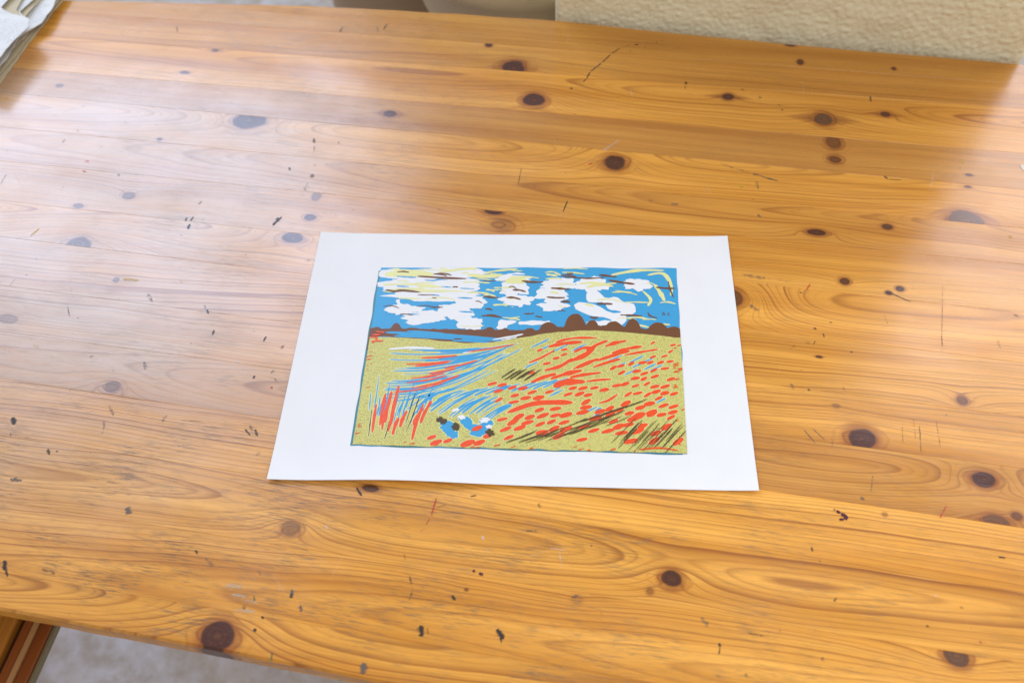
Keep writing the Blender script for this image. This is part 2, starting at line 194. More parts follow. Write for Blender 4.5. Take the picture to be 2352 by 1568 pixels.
# ---------------------------------------------------------------- node helper
class NT:
    def __init__(s, name):
        s.mat = bpy.data.materials.new(name); s.mat.use_nodes = True
        s.t = s.mat.node_tree; s.n = s.t.nodes; s.l = s.t.links
        s.bsdf = s.n['Principled BSDF']; s.out = s.n['Material Output']
    def set(s, sock, v):
        if isinstance(v, bpy.types.NodeSocket): s.l.new(v, sock)
        elif isinstance(v, (tuple, list)) and len(v) == 3 and sock.type == 'RGBA': sock.default_value = (*v, 1)
        else: sock.default_value = v
    def m(s, op, a, b=None, c=None, clamp=False):
        n = s.n.new('ShaderNodeMath'); n.operation = op; n.use_clamp = clamp
        s.set(n.inputs[0], a)
        if b is not None: s.set(n.inputs[1], b)
        if c is not None: s.set(n.inputs[2], c)
        return n.outputs[0]
    def vec(s, x, y, z=0.0):
        n = s.n.new('ShaderNodeCombineXYZ')
        s.set(n.inputs[0], x); s.set(n.inputs[1], y); s.set(n.inputs[2], z); return n.outputs[0]
    def obj(s):
        c = s.n.new('ShaderNodeTexCoord').outputs['Object']
        q = s.n.new('ShaderNodeSeparateXYZ'); s.l.new(c, q.inputs[0])
        return c, q.outputs[0], q.outputs[1], q.outputs[2]
    def noise(s, vec, scale=1.0, detail=2.0, rough=0.5, color=False):
        n = s.n.new('ShaderNodeTexNoise'); s.set(n.inputs['Vector'], vec)
        n.inputs['Scale'].default_value = scale; n.inputs['Detail'].default_value = detail
        n.inputs['Roughness'].default_value = rough
        return n.outputs['Color' if color else 'Fac']
    def ramp(s, fac, stops, interp='LINEAR'):
        n = s.n.new('ShaderNodeValToRGB'); s.set(n.inputs[0], fac); cr = n.color_ramp; cr.interpolation = interp
        while len(cr.elements) < len(stops): cr.elements.new(0.5)
        for e, (p, c) in zip(cr.elements, stops):
            e.position = p; e.color = (c, c, c, 1) if isinstance(c, (int, float)) else (*c, 1)
        return n.outputs[0]
    def map(s, v, a, b, c=0.0, d=1.0, smooth=False):
        n = s.n.new('ShaderNodeMapRange'); s.set(n.inputs[0], v)
        if smooth: n.interpolation_type = 'SMOOTHSTEP'
        for i, q in enumerate((a, b, c, d)): s.set(n.inputs[i+1], q)
        return n.outputs[0]
    def mix(s, f, a, b, mode='MIX'):
        n = s.n.new('ShaderNodeMix'); n.data_type = 'RGBA'; n.blend_type = mode
        s.set(n.inputs[0], f); s.set(n.inputs[6], a); s.set(n.inputs[7], b); return n.outputs[2]
    def bump(s, h, strength, dist, normal=None):
        n = s.n.new('ShaderNodeBump'); n.inputs['Strength'].default_value = strength
        n.inputs['Distance'].default_value = dist; s.set(n.inputs['Height'], h)
        if normal: s.set(n.inputs['Normal'], normal)
        return n.outputs[0]
    def done(s, color=None, rough=None, normal=None, spec=None):
        if color is not None: s.set(s.bsdf.inputs['Base Color'], color)
        if rough is not None: s.set(s.bsdf.inputs['Roughness'], rough)
        if normal is not None: s.set(s.bsdf.inputs['Normal'], normal)
        if spec is not None: s.bsdf.inputs['Specular IOR Level'].default_value = spec
        return s.mat

# ---------------------------------------------------------------- varnished pine
def pine(name, knots, N, vc, w0, slope, seed, tone=1.0, dense=0.5, contrast=1.0, red=0.0, warp=1.0):
    s = NT(name); co, u, v, z = s.obj()
    v3 = s.m('SUBTRACT', v, s.m('MULTIPLY', z, 0.9))            # grain runs on down the edge of the board
    n1 = s.noise(s.vec(s.m('MULTIPLY', u, 2.6), s.m('MULTIPLY', v3, 6.0), seed), 1.0, 2.0)
    n2 = s.noise(s.vec(s.m('MULTIPLY', u, 14.0), s.m('MULTIPLY', v3, 42.0), seed+3.1), 1.0, 2.0)
    vw = s.m('ADD', v3, s.m('MULTIPLY', s.m('SUBTRACT', n1, 0.5), 0.045*warp))
    vw = s.m('ADD', vw, s.m('MULTIPLY', s.m('SUBTRACT', n2, 0.5), 0.0035*warp))
    wu = s.m('MULTIPLY_ADD', u, slope, w0)
    dv = s.m('SUBTRACT', vw, vc)
    r = s.m('SQRT', s.m('ADD', s.m('MULTIPLY', dv, dv), s.m('MULTIPLY', wu, wu)))
    G = s.m('MULTIPLY', r, N)
    core = None; halo = None; grey = None; eye = None
    for (ku, kv, ru, rv, dk, tail, A, kind) in knots:
        du = s.m('SUBTRACT', u, ku); dvv = s.m('SUBTRACT', v3, kv)
        # wobble so no knot is a clean ellipse
        wob = s.noise(s.vec(s.m('MULTIPLY', u, 30.0), s.m('MULTIPLY', v3, 45.0), seed+ku*7), 1.0, 2.0)
        x = s.m('DIVIDE', du, ru); y = s.m('DIVIDE', dvv, rv)
        d2 = s.m('ADD', s.m('MULTIPLY', x, x), s.m('MULTIPLY', y, y))
        d = s.m('SQRT', d2)
        dw = s.m('ADD', d, s.m('MULTIPLY', s.m('SUBTRACT', wob, 0.5), 0.9))
        # rings pushed round the knot: wide along the grain, steep near it
        x2 = s.m('DIVIDE', du, max(ru*2.9, 0.012)); y2 = s.m('DIVIDE', dvv, max(rv*1.7, 0.006))
        e2 = s.m('ADD', s.m('MULTIPLY', x2, x2), s.m('MULTIPLY', y2, y2))
        b = s.m('DIVIDE', A*(2.0 if A >= 1.4 else 1.0), s.m('ADD', 1.0, s.m('POWER', e2, 0.85)))
        G = s.m('ADD', G, b)
        c = s.m('MULTIPLY', s.map(dw, 0.86, 1.1, 1.0, 0.0, True), dk)
        h = s.m('MULTIPLY', s.map(dw, 0.95, 1.9, 0.85, 0.0, True), min(1.0, dk))
        if tail > 0:
            xt = s.m('ABSOLUTE', s.m('DIVIDE', du, ru*(1.4+tail)))
            yt = s.m('ABSOLUTE', s.m('DIVIDE', s.m('SUBTRACT', dvv, s.m('MULTIPLY', s.m('SUBTRACT', n2, 0.5), 0.004)), rv*0.75))
            tt = s.m('SUBTRACT', 1.0, s.m('ADD', xt, s.m('MULTIPLY', yt, 0.50)), clamp=True)
            h = s.m('MAXIMUM', h, s.m('MULTIPLY', s.m('POWER', tt, 0.55), 1.0*dk))
            c = s.m('MAXIMUM', c, s.m('MULTIPLY', s.m('MULTIPLY', tt, tt), 0.75*dk))
        if A >= 1.4:
            big = s.noise(s.vec(s.m('MULTIPLY', u, 9.0/max(ru*60, 1)), s.m('MULTIPLY', v3, 14.0/max(rv*60, 1)), seed+kv*9), 1.0, 2.0)
            xe = s.m('DIVIDE', s.m('ADD', x, 0.25), 1.45); dE = s.m('SQRT', s.m('ADD', s.m('MULTIPLY', xe, xe), s.m('MULTIPLY', y, y)))
            dE = s.m('ADD', dE, s.m('MULTIPLY', s.m('SUBTRACT', wob, 0.5), 0.9)); dE = s.m('ADD', dE, s.m('MULTIPLY', s.m('SUBTRACT', big, 0.5), 1.8))
            ef = s.m('FRACT', s.m('MULTIPLY_ADD', s.m('POWER', s.m('MAXIMUM', dE, 0.01), 0.8), 2.3, seed))
            ey = s.m('MULTIPLY', s.ramp(ef, [(0.0, 0.4), (0.08, 0.0), (0.55, 0.05), (0.9, 1.0), (1.0, 0.4)]), s.m('MULTIPLY', s.map(dw, 1.05, 2.7, 0.85, 0.0, True), s.map(wob, 0.3, 0.6, 0.35, 1.0)))
            eye = ey if eye is None else s.m('MAXIMUM', eye, ey)
        # inner rings, cracks and a paler heart
        rg = s.m('SINE', s.m('MULTIPLY', dw, 17.0))
        ang = s.m('ARCTAN2', y, x)
        cr = s.noise(s.vec(s.m('MULTIPLY', s.m('SINE', ang), 5.0), s.m('MULTIPLY', s.m('COSINE', ang), 5.0), s.m('MULTIPLY', d, 0.7)), 1.6, 2.0, 0.6)
        cmod = s.m('MULTIPLY_ADD', rg, 0.12, s.m('MULTIPLY', s.map(cr, 0.48, 0.72), 0.5))
        cmod = s.m('MULTIPLY', cmod, s.map(d, 0.55, 0.95, 1.0, 0.15))
        cmod = s.m('ADD', cmod, s.map(d, 0.0, 0.22, 0.35, 0.0))
        if kind == 1: cmod = s.m('ADD', cmod, 0.28)
        if kind == 2: cmod = s.m('ADD', cmod, 0.34)
        c = s.m('MULTIPLY', c, s.m('SUBTRACT', 1.0, s.m('MULTIPLY', cmod, 0.6), clamp=True))
        core = c if core is None else s.m('MAXIMUM', core, c)
        halo = h if halo is None else s.m('MAXIMUM', halo, h)
        if kind == 1:
            g = s.map(dw, 0.7, 1.0, 0.55, 0.0, True)
            grey = g if grey is None else s.m('MAXIMUM', grey, g)
    # uneven years
    gn = s.noise(s.vec(s.m('MULTIPLY', G, 0.42), seed*1.7, s.m('MULTIPLY', u, 0.35)), 1.0, 1.0)
    G2 = s.m('ADD', G, s.m('MULTIPLY', gn, 3.2))
    f = s.m('FRACT', G2); idx = s.m('FLOOR', G2)
    wn = s.n.new('ShaderNodeTexWhiteNoise'); wn.noise_dimensions = '1D'; s.set(wn.inputs['W'], s.m('ADD', idx, seed*13.0))
    yr = wn.outputs['Value']
    prof = s.ramp(f, [(0.0, 0.5), (0.05, 0.0), (0.5, 0.03), (0.75, 0.22), (0.90, 0.9), (0.97, 1.0), (1.0, 0.5)])
    fade = s.map(s.noise(s.vec(s.m('MULTIPLY', u, 1.7), s.m('MULTIPLY', v3, 19.0), seed+9.0), 1.0, 2.0), 0.3, 0.7, 0.6, 1.0)
    line = s.m('MULTIPLY', s.m('MULTIPLY', prof, s.m('MULTIPLY_ADD', yr, 0.6, 0.4)), fade)
    f2 = s.m('FRACT', s.m('MULTIPLY', G2, 3.0))
    l2 = s.m('MULTIPLY', s.m('MULTIPLY', s.ramp(f2, [(0.0, 0.5), (0.1, 0.0), (0.6, 0.1), (0.93, 1.0), (1.0, 0.5)]), s.map(yr, 0.2, 0.8)), 0.42)
    line = s.m('MULTIPLY', s.m('MAXIMUM', line, l2), contrast*0.9)
    if eye is not None: line = s.m('MAXIMUM', line, eye)
    # fibres and slow tone drift
    fib = s.noise(s.vec(s.m('MULTIPLY', u, 22.0), s.m('MULTIPLY', v3, 750.0), seed+5.0), 1.0, 3.0, 0.6)
    fib2 = s.noise(s.vec(s.m('MULTIPLY', u, 5.0), s.m('MULTIPLY', v3, 260.0), seed+6.0), 1.0, 3.0, 0.6)
    slow = s.noise(s.vec(s.m('MULTIPLY', u, 1.6), s.m('MULTIPLY', v3, 30.0), seed+7.0), 1.0, 3.0, 0.55)
    early = s.mix(s.map(slow, 0.3, 0.7), EARLY_A, EARLY_B)
    if red: early = s.mix(red, early, (0.50, 0.205, 0.065))
    late = (0.25, 0.060, 0.004)
    cl = s.mix(line, early, late)
    k = s.m('MULTIPLY', s.m('MULTIPLY_ADD', fib, 0.36, 0.82), s.m('MULTIPLY_ADD', fib2, 0.40, 0.80))
    k = s.m('MULTIPLY', k, tone)
    cl = s.mix(1.0, cl, s.vec(k, k, k), 'MULTIPLY')
    if halo is not None:
        cl = s.mix(s.m('MULTIPLY', halo, 0.75, clamp=True), cl, (0.24, 0.045, 0.004))
        dark = (0.055, 0.011, 0.006)
        if grey is not None: dark = s.mix(grey, dark, (0.075, 0.055, 0.042))
        cl = s.mix(s.m('MINIMUM', core, 0.97, clamp=True), cl, dark)
    # varnish worn pale at the left, paled further to paint in the window sheen, streaked along the grain
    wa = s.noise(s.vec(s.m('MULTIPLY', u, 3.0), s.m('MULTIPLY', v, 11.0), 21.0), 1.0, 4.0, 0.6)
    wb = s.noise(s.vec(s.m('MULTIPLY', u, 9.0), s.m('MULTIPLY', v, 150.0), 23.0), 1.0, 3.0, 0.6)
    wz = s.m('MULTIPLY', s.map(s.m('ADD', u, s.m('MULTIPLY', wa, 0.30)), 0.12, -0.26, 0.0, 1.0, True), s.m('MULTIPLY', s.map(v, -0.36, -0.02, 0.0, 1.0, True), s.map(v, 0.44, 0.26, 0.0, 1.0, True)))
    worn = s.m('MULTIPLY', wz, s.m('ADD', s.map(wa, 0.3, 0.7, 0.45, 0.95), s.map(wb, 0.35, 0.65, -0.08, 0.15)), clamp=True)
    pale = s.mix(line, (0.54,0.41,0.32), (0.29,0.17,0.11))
    cl = s.mix(s.m('MULTIPLY', worn, WORN_SHEEN), cl, s.mix(s.m('MINIMUM', 0.9, core, clamp=True) if core is not None else 0.0, pale, (0.06,0.045,0.06)))
    # worn-in dirt: short grey streaks lying in the open grain, mostly where people sit
    ds = s.noise(s.vec(s.m('MULTIPLY', u, 60.0), s.m('MULTIPLY', v, 700.0), seed+11.0), 1.0, 3.0, 0.7)
    dm = s.noise(s.vec(s.m('MULTIPLY', u, 14.0), s.m('MULTIPLY', v, 24.0), 4.0), 1.0, 3.0, 0.6)
    zone = s.m('MAXIMUM', s.map(v, 0.05, -0.2, 0.0, 1.0), s.map(s.m('ABSOLUTE', s.m('ADD', u, 0.3)), 0.1, 0.4, 0.45, 0.0))
    zone = s.m('MULTIPLY', zone, s.map(u, 0.45, -0.15, 0.35, 1.0))
    dirt = s.m('MULTIPLY', s.m('MULTIPLY', s.map(ds, 0.47, 0.66), s.map(dm, 0.40, 0.62)), s.m('MULTIPLY_ADD', zone, 0.62, 0.14))
    cl = s.mix(dirt, cl, (0.10, 0.085, 0.07))
    # pin-prick specks
    vo = s.n.new('ShaderNodeTexVoronoi'); vo.feature = 'F1'; s.set(vo.inputs['Vector'], s.vec(u, s.m('MULTIPLY', v, 1.3), seed)); vo.inputs['Scale'].default_value = 62.0
    sx = s.n.new('ShaderNodeSeparateColor'); s.l.new(vo.outputs['Color'], sx.inputs[0])
    rad = s.map(sx.outputs[0], 0.72, 1.0, 0.0, 0.085)
    spk = s.m('LESS_THAN', s.m('ADD', vo.outputs['Distance'], s.m('MULTIPLY', s.m('SUBTRACT', ds, 0.5), 0.06)), rad)
    cl = s.mix(s.m('MULTIPLY', spk, s.m('MULTIPLY_ADD', sx.outputs[1], 0.5, 0.3)), cl, (0.05, 0.04, 0.03))
    # fine scratches, paler than the varnish
    sc_ = None
    for rot, sca, hh in ((0.5, 7.0, 0.0), (1.35, 9.0, 3.0), (-0.75, 6.0, 6.0), (1.62, 5.0, 9.0)):
        ca, sa = math.cos(rot), math.sin(rot)
        a1 = s.m('ADD', s.m('MULTIPLY', u, ca), s.m('MULTIPLY', v, sa)); a2 = s.m('SUBTRACT', s.m('MULTIPLY', v, ca), s.m('MULTIPLY', u, sa))
        q = s.noise(s.vec(s.m('MULTIPLY', a1, 9.0), s.m('MULTIPLY', a2, 420.0), hh), 1.0, 1.0)
        q2 = s.noise(s.vec(s.m('MULTIPLY', a1, sca*2.2), s.m('MULTIPLY', a2, sca*3), hh+1), 1.0, 2.0)
        q = s.m('MULTIPLY', s.map(q, 0.76, 0.82), s.map(q2, 0.52, 0.64))
        sc_ = q if sc_ is None else s.m('MAXIMUM', sc_, q)
    cl = s.mix(s.m('MULTIPLY', sc_, 0.22), cl, (0.62, 0.50, 0.40))
    # varnish: glossy, rubbed duller in patches
    wear = s.noise(s.vec(s.m('MULTIPLY', u, 7.0), s.m('MULTIPLY', v, 9.0), 2.0), 1.0, 4.0, 0.6)
    wst = s.noise(s.vec(s.m('MULTIPLY', u, 12.0), s.m('MULTIPLY', v, 300.0), 8.0), 1.0, 2.0, 0.6)
    rough = s.m('ADD', s.map(wear, 0.35, 0.68, ROUGH0, ROUGH1), s.m('MULTIPLY', wst, 0.06))
    rough = s.m('ADD', rough, s.m('MULTIPLY', sc_, 0.15))
    hgt = s.m('ADD', s.m('MULTIPLY', line, 0.6), s.m('ADD', s.m('MULTIPLY', fib, 0.5), s.m('MULTIPLY', fib2, 0.5)))
    hgt = s.m('SUBTRACT', hgt, s.m('MULTIPLY', sc_, 1.2))
    und = s.noise(s.vec(s.m('MULTIPLY', u, 16.0), s.m('MULTIPLY', v, 34.0), seed), 1.0, 2.0)
    nb = s.bump(hgt, 0.22, 0.00025); nb = s.bump(und, 0.25, 0.0012, nb)
    s.bsdf.inputs['IOR'].default_value = 1.5
    return s.done(cl, rough, nb, SPEC)

# ---------------------------------------------------------------- table (its frame: u along the boards, v across, z=0 on top)
table = tag(empty('wooden_table', tw(0, 0.1, -0.75), TA),
            'large varnished orange pine table with dark knots and ink stains, under the white sheet', 'table')
def tpart(o):                      # parts are modelled in the table frame whose origin is the sheet centre
    o.parent = table; o.location = (0, -0.1, 0.75); return o
US = [-0.98, -0.71, -0.36, -0.18, -0.03, 0.13, 0.35, 0.46, 0.55, 0.80, 1.02]
FAR = [.474, .492, .519, .524, .525, .516, .508, .507, .504, .490, .478]
NEAR = [-.312, -.318, -.322, -.326, -.330, -.335, -.341, -.345, -.348, -.357, -.366]
def lin(a, b): return [a + (b-a)*(x+0.5)/1.0 for x in US]   # a at u=-.5, b at u=+.5
SEAMS = [FAR, lin(.466,.466), lin(.413,.421), lin(.345,.344), lin(.296,.286), lin(.236,.228), lin(.181,.177), lin(.120,.113),
         lin(.068,.052), lin(.004,-.010), lin(-.052,-.064), lin(-.106,-.122), lin(-.165,-.180), lin(-.228,-.238), lin(-.290,-.300), NEAR]
#        N    vc(rel)  w0    slope  tone dense contrast red warp
PLK = [ (420, -0.30,  .02,  .01,   .80, .5, .80, .05, .5),  # far boards toned down: the wall's dark reflection is painted into them
        (300,  0.10,  .03,  .012,  .86, .5, .95, .10, .8),
        (260,  0.02,  .03, -.02,   1.0, .5, 1.0, .0, .8),
        (480, -0.15,  .04,  .02,   .86, .5, .80, .35, .6),
        (280,  0.02,  .03,  .022,  1.04,.5, 1.0, .0, .8),
        (300,  0.015, .035,-.03,   .95, .5, 1.0, .12, 1.0),
        (430, -0.12,  .05, -.02,   1.0, .5, 1.05,.0, .7),
        (280,  0.02,  .03,  .03,   1.08,.5, 1.0, .0, 1.0),
        (260, -0.05,  .04, -.025,  1.0, .5, 1.0, .0, 1.0),
        (330,  0.04,  .03,  .02,   1.03,.5, .85, .1, .9),
        (300,  0.01,  .03, -.03,   .92, .5, 1.0, .25, .8),
        (260, -0.05,  .03,  .02,   1.13,.5, 1.0, .0, .7),
        (210,  0.01,  .022, .022,  1.06,.5, 1.1,.0, .7),
        (220, -0.012, .03, -.028,  1.10,.5, 1.05, .0, .8),
        (260,  0.02,  .03,  .03,   1.04,.5, 1.0, .0, .9)]
def seam_at(S, u):
    for i in range(len(US)-1):
        if US[i] <= u <= US[i+1]:
            t = (u-US[i])/(US[i+1]-US[i]); return S[i]*(1-t)+S[i+1]*t
    return S[0]
TH = 0.0195
for i, (N, vr, w0, sl, tone, de, con, red, wp) in enumerate(PLK):
    hi, lo = SEAMS[i], SEAMS[i+1]
    ks = [k for k in KNOTS if seam_at(lo, k[0]) - 0.3*k[3] <= k[1] - 0 and k[1] <= seam_at(hi, k[0]) + 0.3*k[3]]
    ks = [k for k in ks if seam_at(lo, k[0]) <= k[1] < seam_at(hi, k[0])]
    rnd = random.Random(i*7+1)
    mid = (hi[5]+lo[5])/2
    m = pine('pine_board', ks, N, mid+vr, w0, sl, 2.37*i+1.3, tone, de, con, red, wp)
    # cross-section with eased arrises, swept along the seam lines
    ch = 0.00022 if i < len(PLK)-1 else 0.0022
    chh = 0.00022 if i > 0 else 0.002
    vs, fs = [], []
    lift = rnd.uniform(-0.00003, 0.00003)
    uu = [US[0] + (US[-1]-US[0])*q/120 for q in range(121)] if i in (0, len(PLK)-1) else US
    for u in uu:
        a, b = seam_at(lo, u)+0.00001, seam_at(hi, u)-0.00001
        if i == 0: b += 0.0010*noise.noise(Vector((u*22, 3, 0))) + 0.0005*noise.noise(Vector((u*90, 8, 0)))
        if i == len(PLK)-1: a += 0.0010*noise.noise(Vector((u*25, 1, 0))) + 0.0006*noise.noise(Vector((u*110, 5, 0)))
        vs += [(u,a,-TH),(u,a,-ch+lift),(u,a+ch,lift),(u,b-chh,lift),(u,b,-chh+lift),(u,b,-TH)]
    for j in range(len(uu)-1):
        for c in range(6):
            d = (c+1) % 6; fs.append((j*6+c, j*6+d, (j+1)*6+d, (j+1)*6+c))
    fs.append(tuple(range(6))[::-1]); e = (len(uu)-1)*6; fs.append(tuple(range(e, e+6)))
    me = mesh('board', vs, fs); bm = bmesh.new(); bm.from_mesh(me); bmesh.ops.recalc_face_normals(bm, faces=bm.faces[:]); bm.to_mesh(me); bm.free()
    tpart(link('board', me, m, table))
plain = pine('pine_frame', [], 150, 0.3, .05, .02, 77.0, 0.95)
def tbox(name, *a, **k):
    return tpart(box(name, *a, parent=table, **k))
tbox('apron', -0.88, 0.92, -0.255, -0.235, -0.11, -TH-0.0005, plain)
tbox('apron', -0.88, 0.92, 0.41, 0.43, -0.11, -TH-0.0005, plain)
tbox('apron', -0.90, -0.88, -0.235, 0.41, -0.11, -TH-0.0005, plain)
tbox('apron', 0.92, 0.94, -0.235, 0.41, -0.11, -TH-0.0005, plain)
for lx in (-0.90, 0.87):
    for ly in (-0.235, 0.34): tbox('leg', lx+0.0205, lx+0.0905, ly+0.0005, ly+0.0695, -0.75, -TH-0.001, plain, bevel=0.003)

# ---------------------------------------------------------------- marks left on the varnish
def mark_mat(name, c, alpha, streak):
    s = NT(name); co, u, v, z = s.obj()
    n = s.noise(s.vec(s.m('MULTIPLY', u, 140.0), s.m('MULTIPLY', v, 900.0 if streak else 240.0), 0.0), 1.0, 4.0, 0.7)
    n2 = s.noise(co, 160.0, 3.0, 0.65)
    al0 = alpha; alpha = alpha*0.62 if name in ('bare_scuff','white_paint') and alpha < 0.95 else (1.5 if name == 'plum_ink' and alpha > 0.9 else alpha)
    a = s.m('MULTIPLY', s.map(n, 0.56-0.50*alpha, 0.76-0.50*alpha), s.map(n2, 0.54-0.5*alpha, 0.72-0.5*alpha))
    # soft rim: attribute 'rim' runs 0 at the outline to 1 inside
    at = s.n.new('ShaderNodeAttribute'); at.attribute_name = 'rim'
    a = s.m('MULTIPLY', a, s.m('MULTIPLY', s.map(at.outputs['Fac'], 0.0, 0.7, 0.0, 1.0), min(1.0, 0.28+0.72*alpha)))
    s.set(s.bsdf.inputs['Alpha'], a)
    return s.done(c, 0.45, None, 0.4)
MC = dict(K=(0.022,0.022,0.026), G=(0.13,0.115,0.10), W=(0.72,0.64,0.55), R=(0.55,0.05,0.03), P=(0.075,0.006,0.022),
          Y=(0.62,0.40,0.03), N=(0.10,0.16,0.06), B=(0.04,0.10,0.16), T=(0.60,0.47,0.32))
_mm = {}
def get_mm(k, al):
    q = (k, round(al*5)/5 or 0.2)
    if q not in _mm: _mm[q] = mark_mat({'K':'black_ink','G':'grey_smudge','W':'white_paint','R':'red_paint','P':'plum_ink','Y':'yellow_paint','N':'green_paint','B':'blue_ink','T':'bare_scuff'}[k], MC[k], q[1], k in 'GKT')
    return _mm[q]
MN = dict(K='ink_mark', G='smudge', W='paint_mark', R='paint_mark', P='ink_mark', Y='paint_mark', N='paint_mark', B='ink_mark', T='scuff')
def blotch(u0, v0, u1, v1, wd, k, al, idx):
    if k == 'K': al *= 0.85 if wd < 0.0026 else 0.78
    rnd = random.Random(idx*31+5)
    L = math.hypot(u1-u0, v1-v0); ax = ((u1-u0)/L, (v1-v0)/L) if L > 1e-6 else (1, 0); pr = (-ax[1], ax[0])
    big = wd > 0.0022 and k != 'P'
    M = max(6, min(22, int(L/0.004)+6)); h = wd/2*(1.15 if big else 1.0)
    up, dn, cen = [], [], []
    z = 0.00028 + (idx % 7)*0.00003
    for i in range(M+1):
        t = i/M; env = (max(0.0, 1-abs(2*t-1)**(2.6 if big else 4)))**0.5
        wob = 0.35*h*noise.noise(Vector((t*1.3+idx, 0, 0)))*(1 if big else 0.5)*(0.6 if k == 'T' else 1)
        cx = u0+(u1-u0)*t + pr[0]*wob; cy = v0+(v1-v0)*t + pr[1]*wob
        am = 1.6 if k in 'TG' else 0.75
        hu = h*env*(1+am*noise.noise(Vector((t*6, idx*1.3, 2)))); hd = h*env*(1+am*noise.noise(Vector((t*6, idx*1.3, 7))))
        up.append((cx+pr[0]*hu, cy+pr[1]*hu, z)); dn.append((cx-pr[0]*hd, cy-pr[1]*hd, z)); cen.append((cx, cy, z))
    vs = up+cen+dn; n = M+1
    fs = []
    for i in range(M):
        fs += [(n+i, n+i+1, i+1, i), (2*n+i, 2*n+i+1, n+i+1, n+i)]
    me = mesh(MN[k], vs, fs); at = me.attributes.new('rim', 'FLOAT', 'POINT')
    for i in range(n):
        at.data[n+i].value = 1.0 if 0 < i < M else 0.0
        e = 0.0 if big else 0.5
        at.data[i].value = e; at.data[2*n+i].value = e
    tpart(link(MN[k], me, get_mm(k, al), table))
for idx, mk in enumerate(MARKS): blotch(*mk, idx)

# ---------------------------------------------------------------- the sheet and its print
sheet = tag(empty('art_print', (0,0,0)), 'white paper sheet with a colour linocut of clouds over a poppy field, on the table', 'print')
PW, PH = 0.43612, 0.297
def paper_z(x, y):
    t = max(0.0, (-y-0.112)/(PH/2-0.112)); z = 0.0006 + t*t*(0.0014 + 0.0036*1.6*math.exp(-((x+0.10)/0.075)**2))
    s = max(0.0, (abs(x)-0.175)/(PW/2-0.175)); z += 0.0016*s*s + 0.0012*max(0.0, (y-0.115)/(PH/2-0.115))**2*(0.6+0.4*math.sin(x*19))
    return z
def paper_mesh():
    nx, ny = 60, 44; xs = [-PW/2+PW*i/nx for i in range(nx+1)]; ys = [-PH/2+PH*j/ny for j in range(ny+1)]
    vs = [(x,y,paper_z(x,y)) for y in ys for x in xs]; n = len(vs)
    vs += [(x,y,z-0.00028) for x,y,z in vs]
    fs = []
    for j in range(ny):
        for i in range(nx):
            a = j*(nx+1)+i; q = (a,a+1,a+nx+2,a+nx+1); fs += [q, tuple(n+k for k in q[::-1])]
    W_ = nx+1
    for i in range(nx):
        fs.append((n+i, n+i+1, i+1, i)); b = ny*W_; fs.append((b+i, b+i+1, n+b+i+1, n+b+i))
    for j in range(ny):
        a = j*W_; fs.append((a, a+W_, n+a+W_, n+a)); a += nx; fs.append((n+a, n+a+W_, a+W_, a))
    return mesh('paper', vs, fs, False)
s = NT('white_card'); co, u, v, z = s.obj()
s.done(s.mix(s.noise(co, 25.0, 3.0), PAPER_A, PAPER_B), 0.62, s.bump(s.noise(co, 1400.0, 3.0, 0.6), 0.25, 0.00008), 0.3)
card = s.mat
link('paper', paper_mesh(), card, sheet)

CORN = ((-0.1476,0.1012),(0.1621,0.1046),(0.1585,-0.1123),(-0.1475,-0.1103))   # TL TR BR BL
def st(s_, t_):
    tl, tr, br, bl = CORN
    x = (tl[0]*(1-s_)+tr[0]*s_)*t_ + (bl[0]*(1-s_)+br[0]*s_)*(1-t_)
    y = (tl[1]*(1-s_)+tr[1]*s_)*t_ + (bl[1]*(1-s_)+br[1]*s_)*(1-t_)
    return x, y
AS = 0.31/0.2145
class Ink:
    def __init__(s, layer): s.vs, s.fs, s.z = [], [], 0.0006 + layer*0.00008; s.k = 0
    def poly(s, pts, clip=True):
        P = []; s.k += 1; zz = s.z + (s.k*29 % 67)*0.0000011
        for a, b in pts:
            if clip: a = min(1.0, max(0.0, a)); b = min(1.0, max(0.0, b))
            x, y = st(a, b); P.append(Vector((x, y, zz)))
        Q = [P[0]]
        for p in P[1:]:
            if (p-Q[-1]).length > 2e-5: Q.append(p)
        if (Q[0]-Q[-1]).length < 2e-5: Q.pop()
        if len(Q) < 3: return
        b = len(s.vs); s.vs += [tuple(p) for p in Q]
        for t in tessellate_polygon([Q]):
            A, B, C = (Q[i] for i in t)
            if (B-A).cross(C-A).z < 0: t = (t[0], t[2], t[1])
            s.fs.append(tuple(b+i for i in t))
    def build(s, name, mat): return tag(link(name, mesh(name, s.vs, s.fs), mat, sheet), kind='stuff' if s.k > 1 else None)
def blob(cx, cy, w_, h_, seed, rough=0.35, n=64, rot=0.0, lump=5.0):
    out = []
    for i in range(n):
        a = 2*math.pi*i/n; ca, sa = math.cos(a), math.sin(a)
        k = 1 + rough*noise.fractal(Vector((ca*lump*0.35, sa*lump*0.35, seed*3.7)), 0.9, 2.1, 3)*1.6
        x = ca*w_*k; y = sa*h_*k*AS
        xr = x*math.cos(rot) - y*math.sin(rot); yr = x*math.sin(rot) + y*math.cos(rot)
        out.append((cx+xr, cy+yr*1.0))
    return out
